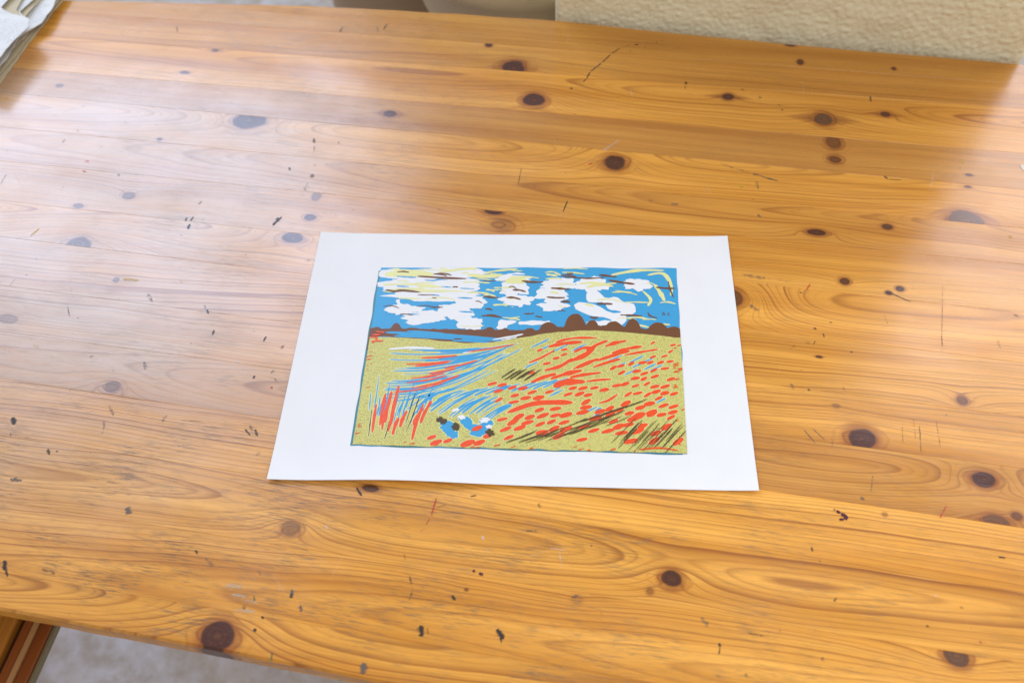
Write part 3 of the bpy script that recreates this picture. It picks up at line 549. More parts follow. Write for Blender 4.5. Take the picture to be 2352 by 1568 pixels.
def stroke(pts, w0, seed, grow=0.0, blunt=0.35, wb_=0.55):
    # pts in (s,t); width in s units; tapered with a hand-cut wobble
    P = []
    n = 14
    def cr(p0,p1,p2,p3,t):
        return tuple(0.5*((2*p1[i])+(-p0[i]+p2[i])*t+(2*p0[i]-5*p1[i]+4*p2[i]-p3[i])*t*t+(-p0[i]+3*p1[i]-3*p2[i]+p3[i])*t**3) for i in (0,1))
    q = [pts[0]]+list(pts)+[pts[-1]]
    for k in range(len(pts)-1):
        m_ = max(3, n//(len(pts)-1))
        for i in range(m_): P.append(cr(q[k],q[k+1],q[k+2],q[k+3], i/m_))
    P.append(pts[-1])
    up, dn = [], []
    N_ = len(P)
    for i, p in enumerate(P):
        a = P[max(0,i-1)]; b = P[min(N_-1,i+1)]
        dx, dy = b[0]-a[0], (b[1]-a[1])/AS; L = math.hypot(dx, dy) or 1e-6
        nx, ny = -dy/L, dx/L*AS
        t = i/(N_-1); env = min(1.0, (math.sin(math.pi*min(max(t,0.0),1.0))+1e-4)**blunt)
        wv = w0*env*(1+wb_*noise.noise(Vector((t*4+seed, seed*1.7, 0))))/2 + grow
        ex = grow if i == N_-1 else (-grow if i == 0 else 0)
        up.append((p[0]+nx*wv+dx/L*ex, p[1]+ny*wv+dy/L*ex*AS)); dn.append((p[0]-nx*wv+dx/L*ex, p[1]-ny*wv+dy/L*ex*AS))
    return up + dn[::-1]

def ink_mat(name, base, specks, rough=0.42):
    s = NT(name); co, u, v, z = s.obj()
    c = s.mix(s.noise(co, 45.0, 3.0), tuple(x*0.94 for x in base), tuple(min(1, x*1.05) for x in base))
    for (colr, scale, lo, hi, amt, off) in specks:
        n = s.noise(s.vec(s.m('ADD', u, off), s.m('MULTIPLY', v, 1.15), off), scale, 3.0, 0.62)
        big = s.map(s.noise(s.vec(u, v, off+4), 16.0, 2.0), 0.3, 0.7, 0.45, 1.1)
        c = s.mix(s.m('MULTIPLY', s.m('MULTIPLY', s.map(n, lo, hi), amt), big, clamp=True), c, colr)
    return s.done(c, rough, s.bump(s.noise(co, 900.0, 3.0, 0.7), 0.3, 0.00006), 0.4)
BLUE = ink_mat('blue_ink', INK_BLUE, [((0.55,0.70,0.80), 900.0, 0.62, 0.72, 0.5, 0.0), ((0.07,0.30,0.50), 320.0, 0.5, 0.65, 0.4, 2.2)])
GREEN = ink_mat('yellow_green_ink', INK_GREEN, [((0.12,0.065,0.02), 800.0, 0.53, 0.63, 0.85, 0.3), ((0.28,0.46,0.26), 640.0, 0.54, 0.64, 0.55, 1.7), ((0.36,0.30,0.10), 260.0, 0.5, 0.62, 0.45, 4.7), ((0.66,0.66,0.28), 500.0, 0.56, 0.66, 0.5, 2.7)])
PALE = ink_mat('pale_yellow_ink', INK_PALE, [((0.62,0.70,0.40), 700.0, 0.55, 0.65, 0.35, 0.9)])
BROWN = ink_mat('brown_ink', (0.165,0.062,0.022), [((0.25,0.11,0.05), 1200.0, 0.6, 0.7, 0.4, 0.1)])
OLIVE = ink_mat('dark_brown_ink', (0.075,0.045,0.012), [((0.25,0.2,0.08), 900.0, 0.58, 0.68, 0.5, 0.5)])
RED = ink_mat('red_ink', INK_RED, [((0.85,0.25,0.09), 700.0, 0.54, 0.66, 0.6, 0.6), ((0.50,0.03,0.015), 420.0, 0.55, 0.68, 0.5, 3.6)], 0.36)
TEAL = ink_mat('teal_edge_ink', (0.05,0.22,0.28), [])

rnd = random.Random(11)
# 1 block ground: blue over all with a ragged outline, a teal sliver where the first colour shows
def ragged(g, seed, notch=True):
    out = []
    def run(a, b, n):
        for i in range(n):
            t = i/n; x = a[0]+(b[0]-a[0])*t; y = a[1]+(b[1]-a[1])*t
            out.append((x + g*noise.noise(Vector((x*9, y*9, seed))), y + g*1.4*noise.noise(Vector((x*9+5, y*9, seed)))))
    run((0,0),(1,0.0),50); run((1,0.0),(1,1),40); run((1,1),(0,1),50); run((0,1),(0,0),40)
    return out
I = Ink(1); I.poly([(-0.003+x*0.99, y*0.985-0.005) for x, y in ragged(0.004, 1.0)], clip=False); I.build('edge_ink', TEAL)
I = Ink(2); I.poly([(0.004+x*0.996, y) for x, y in ragged(0.0060, 4.0)], clip=False); I.build('sky_ink', BLUE)

# 2 clouds cut away to bare paper
HOR = 0.60
clouds = []
CL = [(.10,.955,.12,.035,.5),(.25,.965,.11,.04,.5),(.12,.885,.12,.04,.5),(.27,.885,.09,.045,.5),(.19,.825,.14,.034,.6),(.32,.80,.05,.05,.6),
      (.10,.74,.06,.030,.5),(.17,.695,.075,.035,.6),(.27,.73,.065,.045,.6),(.32,.665,.045,.035,.6),
      (.455,.935,.055,.026,.6),(.46,.87,.045,.045,.7),(.475,.80,.05,.032,.7),
      (.61,.895,.065,.04,.6),(.595,.83,.05,.05,.7),(.59,.765,.045,.028,.6),(.72,.90,.055,.05,.6),
      (.865,.895,.045,.035,.6)]
INKW = Ink(3)
for i, (cx, cy, w_, h_, rg) in enumerate(CL): INKW.poly(blob(cx, cy, w_, h_*0.72, i+0.37, rg*0.42, 90, 0.0, 5.0))
for i, (pts, wd) in enumerate([([(.70,.84),(.78,.79),(.86,.735)], .052), ([(.66,.775),(.72,.745),(.80,.70),(.83,.685)], .045),
                               ([(.48,.665),(.54,.668),(.585,.67)], .022), ([(.70,.672),(.75,.668),(.81,.665)], .022), ([(.075,.80),(.09,.76),(.13,.72)], .03),
                               ([(.42,.625),(.435,.66),(.475,.675)], .03)]):
    INKW.poly(stroke(pts, wd, i*2.3, 0.0, 0.45, 1.1))
INKW.build('cloud', card)
# 3 yellow and brown dashes through the sky
Y3 = Ink(4); B3 = Ink(5); L3 = Ink(4)
for i in range(62):
    x = rnd.uniform(.01, .62) if i < 48 else rnd.uniform(.6, .95); y = rnd.uniform(.80, .995) if i < 40 else rnd.uniform(.64, .93)
    L = rnd.uniform(.02, .10); Y3.poly(stroke([(x,y),(x+L/2,y+rnd.uniform(-.008,.008)),(x+L,y-rnd.uniform(-.004,.015))], rnd.uniform(.003,.008), i*1.1))
for pts, wd in [([(.02,.955),(.10,.965),(.19,.955)], .03), ([(.2,.97),(.3,.995),(.33,.99)], .012), ([(.30,.955),(.36,.945),(.42,.955)], .018),
                ([(.43,.915),(.47,.925),(.50,.915)], .03), ([(.78,.955),(.87,.985),(.96,.985)], .012), ([(.90,.955),(.955,.965),(.98,.89),(.975,.83)], .012),
                ([(.925,.90),(.945,.84),(.955,.80)], .013), ([(.885,.86),(.91,.81),(.90,.77)], .010), ([(.70,.88),(.75,.90),(.79,.885)], .012), ([(.36,.97),(.42,.985),(.47,.992)],.008),
                ([(.02,.89),(.1,.895),(.2,.885)], .010), ([(.03,.86),(.16,.86),(.3,.85)], .007)]:
    Y3.poly(stroke(pts, wd, wd*900+pts[0][0]))
for i in range(32):
    x = rnd.uniform(.02, .68) if i < 26 else rnd.uniform(.62, .93); y = rnd.uniform(.70, .985) if i < 50 else rnd.uniform(.66, .9)
    L = rnd.uniform(.012, .075); B3.poly(stroke([(x,y),(x+L/2,y+rnd.uniform(-.006,.006)),(x+L,y-rnd.uniform(-.003,.012))], rnd.uniform(.003,.009), i*1.7+3))
for pts, wd in [([(.03,.86),(.06,.85),(.09,.855),(.15,.845)], .010), ([(.77,.925),(.82,.91),(.86,.90)], .009), ([(.97,.92),(.975,.87),(.985,.82)], .005), ([(.62,.945),(.70,.935),(.76,.94)], .006),
                ([(.13,.945),(.22,.935),(.30,.93)],.008), ([(.90,.735),(.905,.715),(.93,.70)], .005)]:
    B3.poly(stroke(pts, wd, wd*700))
# small incised initials by the right edge of the sky
for pts in [[(.945,.715),(.950,.735),(.955,.715)],[(.947,.722),(.954,.722)],[(.968,.733),(.963,.728),(.968,.722),(.963,.715)]]: B3.poly(stroke(pts, .0022, 3.3))
for i in range(16):
    x = rnd.uniform(.03, .45); y = rnd.uniform(.70, .97); L = rnd.uniform(.02,.06); L3.poly(stroke([(x,y),(x+L,y-.004)], rnd.uniform(.003,.007), i*3.1))
Y3.build('yellow_dashes', PALE); L3.build('blue_dashes', BLUE); B3.build('brown_dashes', BROWN)

# 4 hedge: low rounded bushes above the field
def field_top(x): return 0.575 - 0.035*math.exp(-((x-.36)/.16)**2) + 0.05*math.exp(-((x-.72)/.26)**2)
def hedge_top(x):
    h = field_top(x) + 0.030
    for cx, ww, hh in BUSH: h = max(h, field_top(cx)+hh*math.sqrt(max(0.0, 1-((x-cx)/ww)**2))**0.8)
    return h + 0.005*noise.noise(Vector((x*60, 2, 0)))
BUSH = [(.02,.03,.058),(.085,.020,.085),(.14,.04,.062),(.20,.03,.060),(.25,.022,.072),(.30,.02,.058),(.345,.018,.080),(.39,.026,.088),(.44,.022,.070),
        (.52,.022,.046),(.58,.030,.064),(.665,.034,.100),(.72,.022,.060),(.79,.030,.058),(.85,.024,.082),(.93,.035,.074),(.98,.03,.060)]
I = Ink(6)
top = [(x/200, hedge_top(x/200)) for x in range(201)]
I.poly([(0, .5)] + top + [(1, .5)]); I.build('hedge_ink', BROWN)
L5 = Ink(7)
for i, (a, b, y, wd) in enumerate([(.05,.30,.598,.010),(.09,.38,.588,.012),(.08,.28,.578,.009),(.2,.44,.578,.012),(.3,.46,.566,.010),(.12,.25,.607,.006),(.02,.12,.572,.005),(.27,.42,.556,.008)]):
    L5.poly(stroke([(a, y+.004),((a+b)/2, y+.001),(b, y-.010)], wd, i*2.9))
L5.build('river_ink', BLUE)
# 5 field
I = Ink(8)
edge = [(x/120, field_top(x/120)+0.004*noise.noise(Vector((x*.2, 7, 0)))) for x in range(121)]
bot = [(1-x/60, 0.0+0.006*noise.noise(Vector((x*.4, 9, 0)))) for x in range(61)]
I.poly([(max(.004,a), b) for a, b in edge] + [(1.0+.004*noise.noise(Vector((3, k, 1))), .55-k*.05) for k in range(11)] + [(max(.004, a), b) for a, b in bot], clip=False)
I.build('field_ink', GREEN)
# 6 strokes in the field; each is cut with a pale rim round it
HAL = Ink(9); BL = Ink(10); WH = Ink(11); RD = Ink(12); DK = Ink(13)
def add(layer, pts, wd, seed, halo=0.0022, blunt=0.35, wb_=0.55):
    HAL.poly(stroke(pts, wd, seed, halo, blunt, wb_)); layer.poly(stroke(pts, wd, seed, 0, blunt, wb_))
k = 0
# furrows sweeping from the left edge up to the fold of the hill
for i in range(40):
    t0 = rnd.uniform(.0, 1.0); yl = .515 - .30*t0; xe = .44 + .07*t0*rnd.uniform(-1,1); 
    a = rnd.uniform(0, .5); b = min(1.0, a + rnd.uniform(.25, .6)); pts = []
    for q in (a, (a+b)/2, b):
        x = .06 + (xe-.06+.05)*q; y = yl + (.555-yl)*(q**1.9)*.96 - .018*math.sin(q*3.1); pts.append((x, y))
    k += 1; add(BL, pts, rnd.uniform(.0035,.0065), k*1.3)
for i in range(12):
    t0 = rnd.uniform(.05, 1.0); yl = .50 - .25*t0; a = rnd.uniform(.05, .6); b = min(1.0, a+rnd.uniform(.15,.4)); pts = []
    for q in (a, (a+b)/2, b):
        pts.append((.06 + .44*q, yl + (.555-yl)*(q**1.7)*.96 - .018*math.sin(q*3.1)))
    k += 1; add(RD, pts, rnd.uniform(.004,.008), k*1.3, .001)
for pts, wd in [([(.07,.505),(.14,.515),(.22,.512)], .009), ([(.31,.488),(.34,.497)], .006), ([(.40,.565),(.46,.585),(.50,.60)], .006), ([(.43,.563),(.48,.582)], .005)]:
    k += 1; WH.poly(stroke(pts, wd, k))
# slanting hatch under the furrows
for i in range(24):
    x = .19 + .011*i; y = .255 - .003*i + rnd.uniform(-.02,.02); L = rnd.uniform(.05,.10); k += 1
    add(BL, [(x-L*.55, y-L*.75),(x, y),(x+L*.6, y+L*.55)], rnd.uniform(.004,.007), k*1.1)
for i in range(10):
    x = .28+.035*i+rnd.uniform(-.01,.01); y = .27+.008*i; k += 1; add(BL, [(x-.03,y-.035),(x,y-.01),(x+.05,y+.02)], .0065, k*.9)
# upright grass at the lower left
for i in range(34):
    x = .04 + .185*i/34 + rnd.uniform(-.004,.004); y0 = rnd.uniform(.02,.12); y1 = y0+rnd.uniform(.08,.2); k += 1
    lay = (RD, BL, DK)[(i*5+rnd.randint(0,1)) % 3]; wd = {RD:.010, BL:.005, DK:.0028}[lay]*rnd.uniform(.7,1.2)
    lean = (x-.06)*.22
    if lay is BL: y0 += .07; y1 += .05
    add(lay, [(x-lean*.3,y0),(x+rnd.uniform(-.003,.003),(y0+y1)/2),(x+lean*.5,y1)], wd, k*1.9)
# a low clump of blue and brown leaves in the foreground
for i, (cx, cy, w_, h_, lay) in enumerate([(.285,.10,.022,.020,'b'),(.30,.065,.020,.018,'b'),(.34,.125,.020,.020,'b'),(.375,.085,.026,.020,'b'),(.40,.12,.020,.020,'b'),(.265,.13,.014,.012,'d'),(.31,.10,.013,.011,'d'),
                                            (.415,.075,.013,.012,'d'),(.395,.135,.016,.008,'w'),(.325,.15,.010,.008,'w'),(.41,.105,.010,.006,'w'),(.305,.185,.012,.006,'w')]):
    L_ = {'b':BL,'d':DK,'w':WH}[lay]
    if lay == 'b': HAL.poly(blob(cx,cy,w_+.003,h_+.003,i+.2,.3,28,.4))
    L_.poly(blob(cx,cy,w_,h_,i+.2,.3,28,.4))
# poppies
placed = []
def ok(x, y, rx):
    for (a, b, r_) in placed:
        if abs(x-a) < (rx+r_)*1.02 and abs(y-b) < .0135*1.9: return False
    return True
for pts, wd in [([(.57,.40),(.62,.425),(.66,.47)], .013),([(.64,.445),(.70,.49),(.735,.545)], .016),([(.70,.51),(.735,.545),(.77,.57)], .011),([(.60,.555),(.66,.580),(.74,.583)], .009),([(.58,.53),(.63,.55),(.69,.56)], .014),
                ([(.66,.41),(.70,.44),(.74,.47)], .012),([(.73,.455),(.79,.49),(.84,.515)], .012),([(.76,.535),(.79,.555),(.83,.57)], .013),([(.78,.50),(.83,.525),(.88,.54)], .011),([(.72,.42),(.77,.45),(.81,.47)], .010),
                ([(.82,.49),(.88,.51),(.93,.525)], .009),([(.52,.44),(.56,.47),(.60,.51)], .009),([(.53,.335),(.57,.365),(.61,.385)], .014),([(.59,.355),(.64,.385),(.69,.405)], .015),([(.60,.315),(.64,.34),(.70,.345)], .021),
                ([(.65,.365),(.69,.38),(.75,.395)], .011),([(.70,.345),(.74,.355),(.78,.36)], .008),([(.46,.175),(.54,.225),(.61,.235),(.665,.235)], .020),([(.80,.285),(.77,.25),(.74,.235)], .010),([(.66,.50),(.69,.525),(.72,.53)], .010)]:
    k += 1; add(RD, pts, wd, k*1.77, .0022, .45)
    for q in range(9):
        t = q/8; m_ = len(pts)-1; j = min(int(t*m_), m_-1); f = t*m_-j
        placed.append((pts[j][0]*(1-f)+pts[j+1][0]*f, pts[j][1]*(1-f)+pts[j+1][1]*f, .016))
tries = 0; npop = 0
while npop < 112 and tries < 9000:
    tries += 1
    x = rnd.uniform(.40, .975); y = rnd.uniform(.02, .56)
    if y > field_top(x)-.03: continue
    if y < .30 and x < .44 - (y-.1)*.1: continue
    if y > .33 and x < .50+(y-.33)*.25: continue
    dens = 1.0 if (y < .34 and y > .10 and not (y < .16 and x > .66)) else (.9 if y >= .34 and x < .92 else .25)
    if y < .07 and x > .5: dens = .05
    if rnd.random() > dens: continue
    big = .65+.9*(1-y/.56)*rnd.uniform(.5,1.1); rx = .0125*big
    if not ok(x, y, rx): continue
    placed.append((x, y, rx)); npop += 1; an = rnd.uniform(.25,.75); L = rx*1.35
    k += 1; add(RD, [(x-L*math.cos(an), y-L*math.sin(an)*AS*.8),(x, y),(x+L*math.cos(an), y+L*math.sin(an)*AS*.8)], rx*rnd.uniform(.85,1.15), k*2.1, .0020, .62, .12)
for x, y, r_ in [(.86,.175,.022),(.255,.02,.018),(.24,.045,.014),(.29,.03,.014),(.35,.02,.022),(.385,.025,.018),(.41,.06,.016),(.375,.095,.016),(.80,.12,.018),(.90,.195,.017)]:
    k += 1; add(RD, [(x-r_, y-r_*.6),(x,y),(x+r_, y+r_*.7)], r_*.95, k*2.1, .0022, .62, .12)
# blue glints between the poppies
for x, y, L in [(.55,.545,.05),(.56,.555,.05),(.57,.525,.035),(.62,.525,.05),(.68,.53,.05),(.77,.455,.05),(.79,.47,.05),(.80,.43,.05),(.86,.47,.05),(.87,.445,.05),(.885,.455,.05),(.90,.43,.04),(.92,.425,.04),(.60,.295,.045),(.61,.283,.045),(.53,.43,.04),(.71,.195,.055),(.745,.185,.04),(.93,.255,.03),(.74,.205,.02),(.84,.40,.04)]:
    k += 1; add(BL, [(x-L*.5,y-L*.42),(x,y),(x+L*.5,y+L*.42)], .0055, k*.7)
# dark hatching at the lower right and on the fold of the hill
for i in range(26):
    x = .50+.012*i+rnd.uniform(-.006,.006); y = .035+.0052*i+rnd.uniform(-.022,.022); L = rnd.uniform(.05,.11); k += 1
    DK.poly(stroke([(x-L*.5,y-L*.30),(x,y),(x+L*.5,y+L*.40)], rnd.uniform(.0018,.0034), k))
for i in range(24):
    x = .82+.0065*i+rnd.uniform(-.006,.006); y = .085-.0002*i+rnd.uniform(-.03,.03); L = rnd.uniform(.05,.09); k += 1
    DK.poly(stroke([(x-L*.45,y-L*.75),(x,y),(x+L*.42,y+L*.72)], rnd.uniform(.0016,.0028), k))
for i in range(10):
    x = .46+.009*i; y = .375+rnd.uniform(-.006,.01); k += 1; DK.poly(stroke([(x-.022,y-.025),(x+.02,y+.025)], rnd.uniform(.003,.006), k))
for i in range(7):
    x = .72+.02*i; y = .155+.012*i; k += 1; DK.poly(stroke([(x-.05,y-.02),(x,y),(x+.05,y+.035)], .0026, k))
# red flecks along the block edge
for i in range(46):
    sd = rnd.random(); k += 1
    if sd < .45: x, y = rnd.uniform(.004,.03), rnd.uniform(.02,.58)
    elif sd < .8: x, y = rnd.uniform(.975,.998), rnd.uniform(.02,.55)
    else: x, y = rnd.uniform(.1,.95), rnd.uniform(.0,.02)
    L = rnd.uniform(.002,.010); RD.poly(stroke([(x-L,y-L*.4),(x+L,y+L*.5)], rnd.uniform(.002,.005), k))
for pts in [[(.86,.012),(.92,.022),(.975,.012)],[(.01,.55),(.05,.552)],[(.008,.585),(.04,.59)],[(.008,.572),(.03,.574)],[(.02,.605),(.05,.60)]]: k += 1; RD.poly(stroke(pts, .006, k))
HAL.build('pale_rims', PALE); BL.build('blue_strokes', BLUE); WH.build('bare_flecks', card); RD.build('red_strokes', RED); DK.build('dark_strokes', OLIVE)

# ---------------------------------------------------------------- plastered wall behind the table
wall_root = tag(empty('plaster_wall', tw(0.255, 0.53, -0.75), TA), 'cream rough-plastered wall standing right behind the far edge of the table', 'wall')
def wv(u): return 0.534 - (u+0.035)*0.0400
def wall_mesh():
    u0, u1 = -0.036, 0.5445
    nu = 300; zs = [-0.75] + [-0.06 + 0.0020*i for i in range(150)] + [0.3, 0.5, 0.9, 1.5, 2.3]
    vs = []
    for z in zs:
        for i in range(nu+1):
            u = u0 + (u1-u0)*i/nu; p = Vector((u*1.0, z*0.9, 0))
            d = 0.0012*noise.fractal(p*210, 0.8, 2.0, 3) + 0.0010*noise.noise(p*45)
            ed = min(i, nu-i)*(u1-u0)/nu; rd = 0.006*(max(0.0, 1-ed/0.008))**2
            vs.append((u, wv(u) - d + rd, z))
    fs = []; W_ = nu+1
    for j in range(len(zs)-1):
        for i in range(nu): a = j*W_+i; fs.append((a, a+1, a+W_+1, a+W_))
    n = len(vs); T_ = (len(zs)-1)*W_
    vs += [(u0, wv(u0)+0.24, -0.75), (u1, wv(u1)+0.24, -0.75), (u0, wv(u0)+0.24, 2.3), (u1, wv(u1)+0.24, 2.3)]
    fs.append(tuple([j*W_ for j in range(len(zs))] + [n+2, n]))
    fs.append(tuple([n+1, n+3] + [j*W_+nu for j in range(len(zs))][::-1]))
    fs.append(tuple([T_+i for i in range(nu+1)] + [n+3, n+2])); fs.append((n, n+2, n+3, n+1))
    return mesh('plaster', vs, fs, True)
s = NT('cream_plaster'); co, u, v, z = s.obj()
pn = s.noise(co, 55.0, 4.0, 0.6)
cl = s.mix(pn, (0.78,0.73,0.51), (0.87,0.83,0.62))
stn = s.m('MULTIPLY', s.map(s.noise(co, 9.0, 3.0, 0.6), 0.52, 0.72), 0.22)
cl = s.mix(stn, cl, (0.55,0.43,0.28))
grm = s.m('MULTIPLY', s.map(s.noise(co, 38.0, 4.0, 0.7), 0.66, 0.74), 0.5)
cl = s.mix(grm, cl, (0.22,0.16,0.09))
s.done(cl, 0.85, s.bump(s.noise(co, 330.0, 4.0, 0.6), 0.45, 0.0010), 0.25)
o = link('plaster', wall_mesh(), s.mat, wall_root); o.location = (-0.255, -0.53, 0.75)

# ---------------------------------------------------------------- floor
s = NT('pale_flecked_floor'); co, u, v, z = s.obj()
c = s.mix(s.map(s.noise(co, 26.0, 4.0, 0.65), 0.35, 0.65), (0.50,0.44,0.38), (0.70,0.70,0.74))
c = s.mix(s.map(s.noise(co, 7.0, 2.0), 0.35, 0.65), c, s.mix(0.5, c, (0.60,0.50,0.40)))
s.done(c, 0.7, s.bump(s.noise(co, 180.0, 4.0, 0.6), 0.5, 0.002), 0.3)
me = mesh('floor', [(-4,-4,-0.75),(4,-4,-0.75),(4,4,-0.75),(-4,4,-0.75)], [(0,1,2,3)])
tag(link('floor', me, s.mat), 'pale grey-beige flecked floor below the table', kind='structure')

# ---------------------------------------------------------------- pots behind the table
def lathe(name, prof, mat, parent, seg=64):
    vs, fs = [], []
    for r_, z in prof:
        for i in range(seg): a = 2*math.pi*i/seg; vs.append((r_*math.cos(a), r_*math.sin(a), z))
    for j in range(len(prof)-1):
        for i in range(seg):
            a = j*seg+i; b = j*seg+(i+1)%seg; fs.append((a, b, b+seg, a+seg))
    fs.append(tuple(range(seg))[::-1]); e = (len(prof)-1)*seg; fs.append(tuple(range(e, e+seg)))
    return link(name, mesh(name, vs, fs, True), mat, parent)
def potmat(name, c):
    s = NT(name); co, u, v, z = s.obj()
    return s.done(s.mix(s.noise(co, 6.0, 3.0), tuple(x*.93 for x in c), c), 0.5, s.bump(s.noise(co, 120.0, 2.0), 0.15, 0.001), 0.4)
p2 = tag(empty('planter', tw(-0.135, 0.83, -0.75)), 'cream tapering planter beyond the table, touching the wall corner in view', 'planter')
lathe('pot_body', [(.05,0),(.055,.30),(.075,.42),(.118,.50),(.150,.565),(.163,.60),(.170,.66),(.176,.662),(.176,.69),(.160,.69),(.155,.60),(.10,.56)], potmat('cream_glaze', (0.60,0.47,0.29)), p2)
lathe('soil', [(.150,.598),(.151,.612)], potmat('dark_soil', (0.05,0.035,0.02)), p2, 32)
p1 = tag(empty('planter', tw(-0.395, 1.03, -0.75)), 'tan upright planter farther back, left of the cream tapering one', 'planter')
lathe('pot_body', [(.125,0),(.13,.05),(.140,.30),(.146,.46),(.150,.60),(.156,.602),(.156,.63),(.14,.63),(.135,.56),(.1,.55)], potmat('tan_glaze', (0.40,0.28,0.165)), p1)
lathe('soil', [(.130,.562),(.131,.575)], bpy.data.materials['dark_soil'], p1, 32)

# ---------------------------------------------------------------- newspapers on the far left corner
news = tag(empty('newspaper_pile', tw(-0.83, 0.43, 0.0), TA), 'loose pile of creased old newspapers on the far left corner of the table', 'newspapers')
def newsmat(name, c, text):
    s = NT(name); co, u, v, z = s.obj()
    cl = s.mix(s.noise(co, 18.0, 3.0), tuple(x*.92 for x in c), c)
    if text:
        col_ = s.m('FRACT', s.m('MULTIPLY', v, 17.0)); row = s.m('FRACT', s.m('MULTIPLY', u, 260.0))
        wd = s.noise(s.vec(s.m('MULTIPLY', u, 260.0), s.m('MULTIPLY', v, 500.0), 0), 1.0, 1.0)
        blk = s.map(s.noise(s.vec(s.m('MULTIPLY', u, 14.0), s.m('MULTIPLY', v, 20.0), 1), 1.0, 1.0), 0.48, 0.54)
        t = s.m('MULTIPLY', s.m('MULTIPLY', s.m('LESS_THAN', col_, 0.85), s.m('LESS_THAN', row, 0.5)), s.m('MULTIPLY', s.map(wd, 0.42, 0.5), blk))
        cl = s.mix(s.m('MULTIPLY', t, 0.30), cl, (0.09,0.09,0.11))
    s.bsdf.inputs['Subsurface Weight'].default_value = 0.0
    return s.done(cl, 0.75, s.bump(s.noise(co, 40.0, 3.0), 0.3, 0.002), 0.25)
nm_top = newsmat('newsprint', (0.74,0.75,0.74), True); nm_old = newsmat('yellowed_newsprint', (0.56,0.48,0.33), False)
# right edges given in the table frame: list of (v, u) knots, z height at the edge and inside
SH = [ # name kind, edge points (v,u), z_edge, z_in, mat
  ([(.24,-.706),(.32,-.714),(.38,-.715),(.43,-.714),(.49,-.712),(.60,-.706)], .0015, .003, 1),
  ([(.24,-.714),(.31,-.722),(.36,-.716),(.42,-.718),(.49,-.716),(.60,-.712)], .005, .006, 1),
  ([(.24,-.712),(.30,-.716),(.36,-.724),(.41,-.716),(.45,-.710),(.60,-.710)], .009, .010, 1),
  ([(.24,-.728),(.30,-.722),(.345,-.716),(.39,-.722),(.409,-.712),(.421,-.706),(.445,-.705),(.467,-.709),(.60,-.713)], .013, .014, 0),
  ([(.24,-.722),(.30,-.716),(.36,-.722),(.385,-.720),(.41,-.728),(.44,-.727),(.60,-.723)], .018, .018, 1),
  ([(.24,-.728),(.30,-.718),(.36,-.715),(.40,-.716),(.424,-.728),(.428,-.736),(.46,-.730),(.60,-.726)], .022, .021, 0),
  ([(.24,-.716),(.30,-.710),(.36,-.712),(.41,-.716),(.427,-.738),(.46,-.744),(.60,-.740)], .026, .025, 1),
  ([(.24,-.712),(.30,-.709),(.328,-.707),(.361,-.704),(.391,-.700),(.407,-.707),(.411,-.722),(.413,-.735),(.424,-.757),(.442,-.754),(.60,-.752)], .031, .030, 0)]
def eu(E, v):
    for (a, b), (c, d) in zip(E, E[1:]):
        if a <= v <= c: return b + (d-b)*(v-a)/(c-a)
    return E[-1][1]
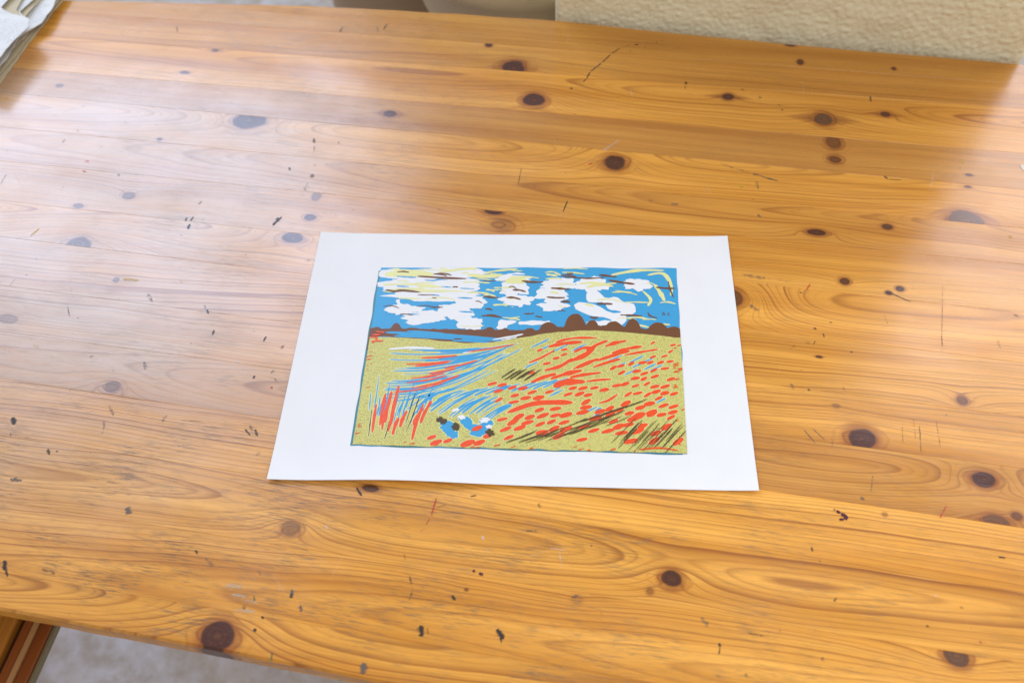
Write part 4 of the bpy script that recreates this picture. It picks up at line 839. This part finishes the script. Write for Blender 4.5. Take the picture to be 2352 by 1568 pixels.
for i, (E, ze, zi, mk) in enumerate(SH):
    nv, nu = 60, 16; vs = []
    for lay in (0, 1):
        for a in range(nv+1):
            v = .295 + .245*a/nv; ue = eu(E, v) + 0.0016*noise.noise(Vector((v*60, i*3, 0)))
            for b in range(nu+1):
                f = b/nu; u = -0.99 + (ue+0.99)*(1-(1-f)**2.2) if f < 1 else ue
                g = max(0.0, 1-(ue-u)/0.03)
                z = zi + (ze-zi)*g + 0.0009*noise.noise(Vector((u*14, v*26, i*5))) + 0.0012*g*noise.noise(Vector((0, v*38, i*9)))
                z = max(z, 0.0012 + 0.0009*i)
                vs.append((u+0.83*0, v, z - 0.0007*lay))
    n = (nv+1)*(nu+1); fs = []; W_ = nu+1
    for a in range(nv):
        for b in range(nu):
            q = a*W_+b; f4 = (q, q+1, q+W_+1, q+W_); fs += [f4, tuple(n+k_ for k_ in f4[::-1])]
        q = a*W_+nu; fs.append((n+q, n+q+W_, q+W_, q)); q = a*W_; fs.append((q, q+W_, n+q+W_, n+q))
    for b in range(nu):
        fs.append((b+1, b, n+b, n+b+1)); q = nv*W_; fs.append((q+b, q+b+1, n+q+b+1, n+q+b))
    o = link('newspaper', mesh('newspaper', vs, fs, True), (nm_top, nm_old)[mk], news); o.location = (0.83, -0.43, 0)

# ---------------------------------------------------------------- moulded wooden seat low at the near left
stool = tag(empty('wooden_stool', tw(-0.66, -0.5, -0.75), TA), 'reddish wooden stool with moulded edge below the near left edge of the table', 'stool')
def wood2(name, c1, c2):
    s = NT(name); co, u, v, z = s.obj()
    n = s.noise(s.vec(s.m('MULTIPLY', u, 160.0), s.m('MULTIPLY', v, 5.0), z), 1.0, 3.0)
    return s.done(s.mix(s.map(n, .3, .7), c1, c2), 0.32, None, 0.5)
wo, wr, wb, wg, wk = wood2('orange_wood', (0.33,0.12,0.012), (0.50,0.20,0.03)), wood2('red_brown_wood', (0.18,0.045,0.008), (0.26,0.07,0.012)), wood2('pale_bead', (0.36,0.17,0.06), (0.48,0.26,0.10)), wood2('grey_edge', (0.17,0.14,0.08), (0.24,0.20,0.12)), wood2('groove', (0.045,0.014,0.006), (0.07,0.02,0.008))
def sb(name, u0, u1, z0, z1, m, bev=0.001, v0=-0.80, v1=-0.20):
    o = box(name, u0, u1, v0, v1, z0, z1, m, stool, bev); o.location = (0.66, 0.5, 0.75); return o
sb('seat_board', -.66, -.5245, -.285, -.250, wo, .002)
sb('seat_board', -.80, -.6625, -.285, -.250, wo, .002)
sb('seat_rail', -.5240, -.4985, -.290, -.2585, wk)
sb('moulding', -.5170, -.5055, -.2584, -.2520, wr, .0015)
sb('bead', -.5055+.0004, -.4985, -.2584, -.2490, wb, .002)
sb('edge_rail', -.4981, -.4845, -.2640, -.2515, wr, .0015)
sb('edge_strip', -.4842, -.4805, -.2640, -.2550, wg, .0005)
sb('seat_frame', -.80, -.5250, -.330, -.3002, wk)
for a in (-.80, -.76):
    for b in (-.78, -.50): 
        o = box('leg', a, a+.035, b, b+.035, -.75, -.3303, wr, stool, .003); o.location = (0.66, 0.5, 0.75)
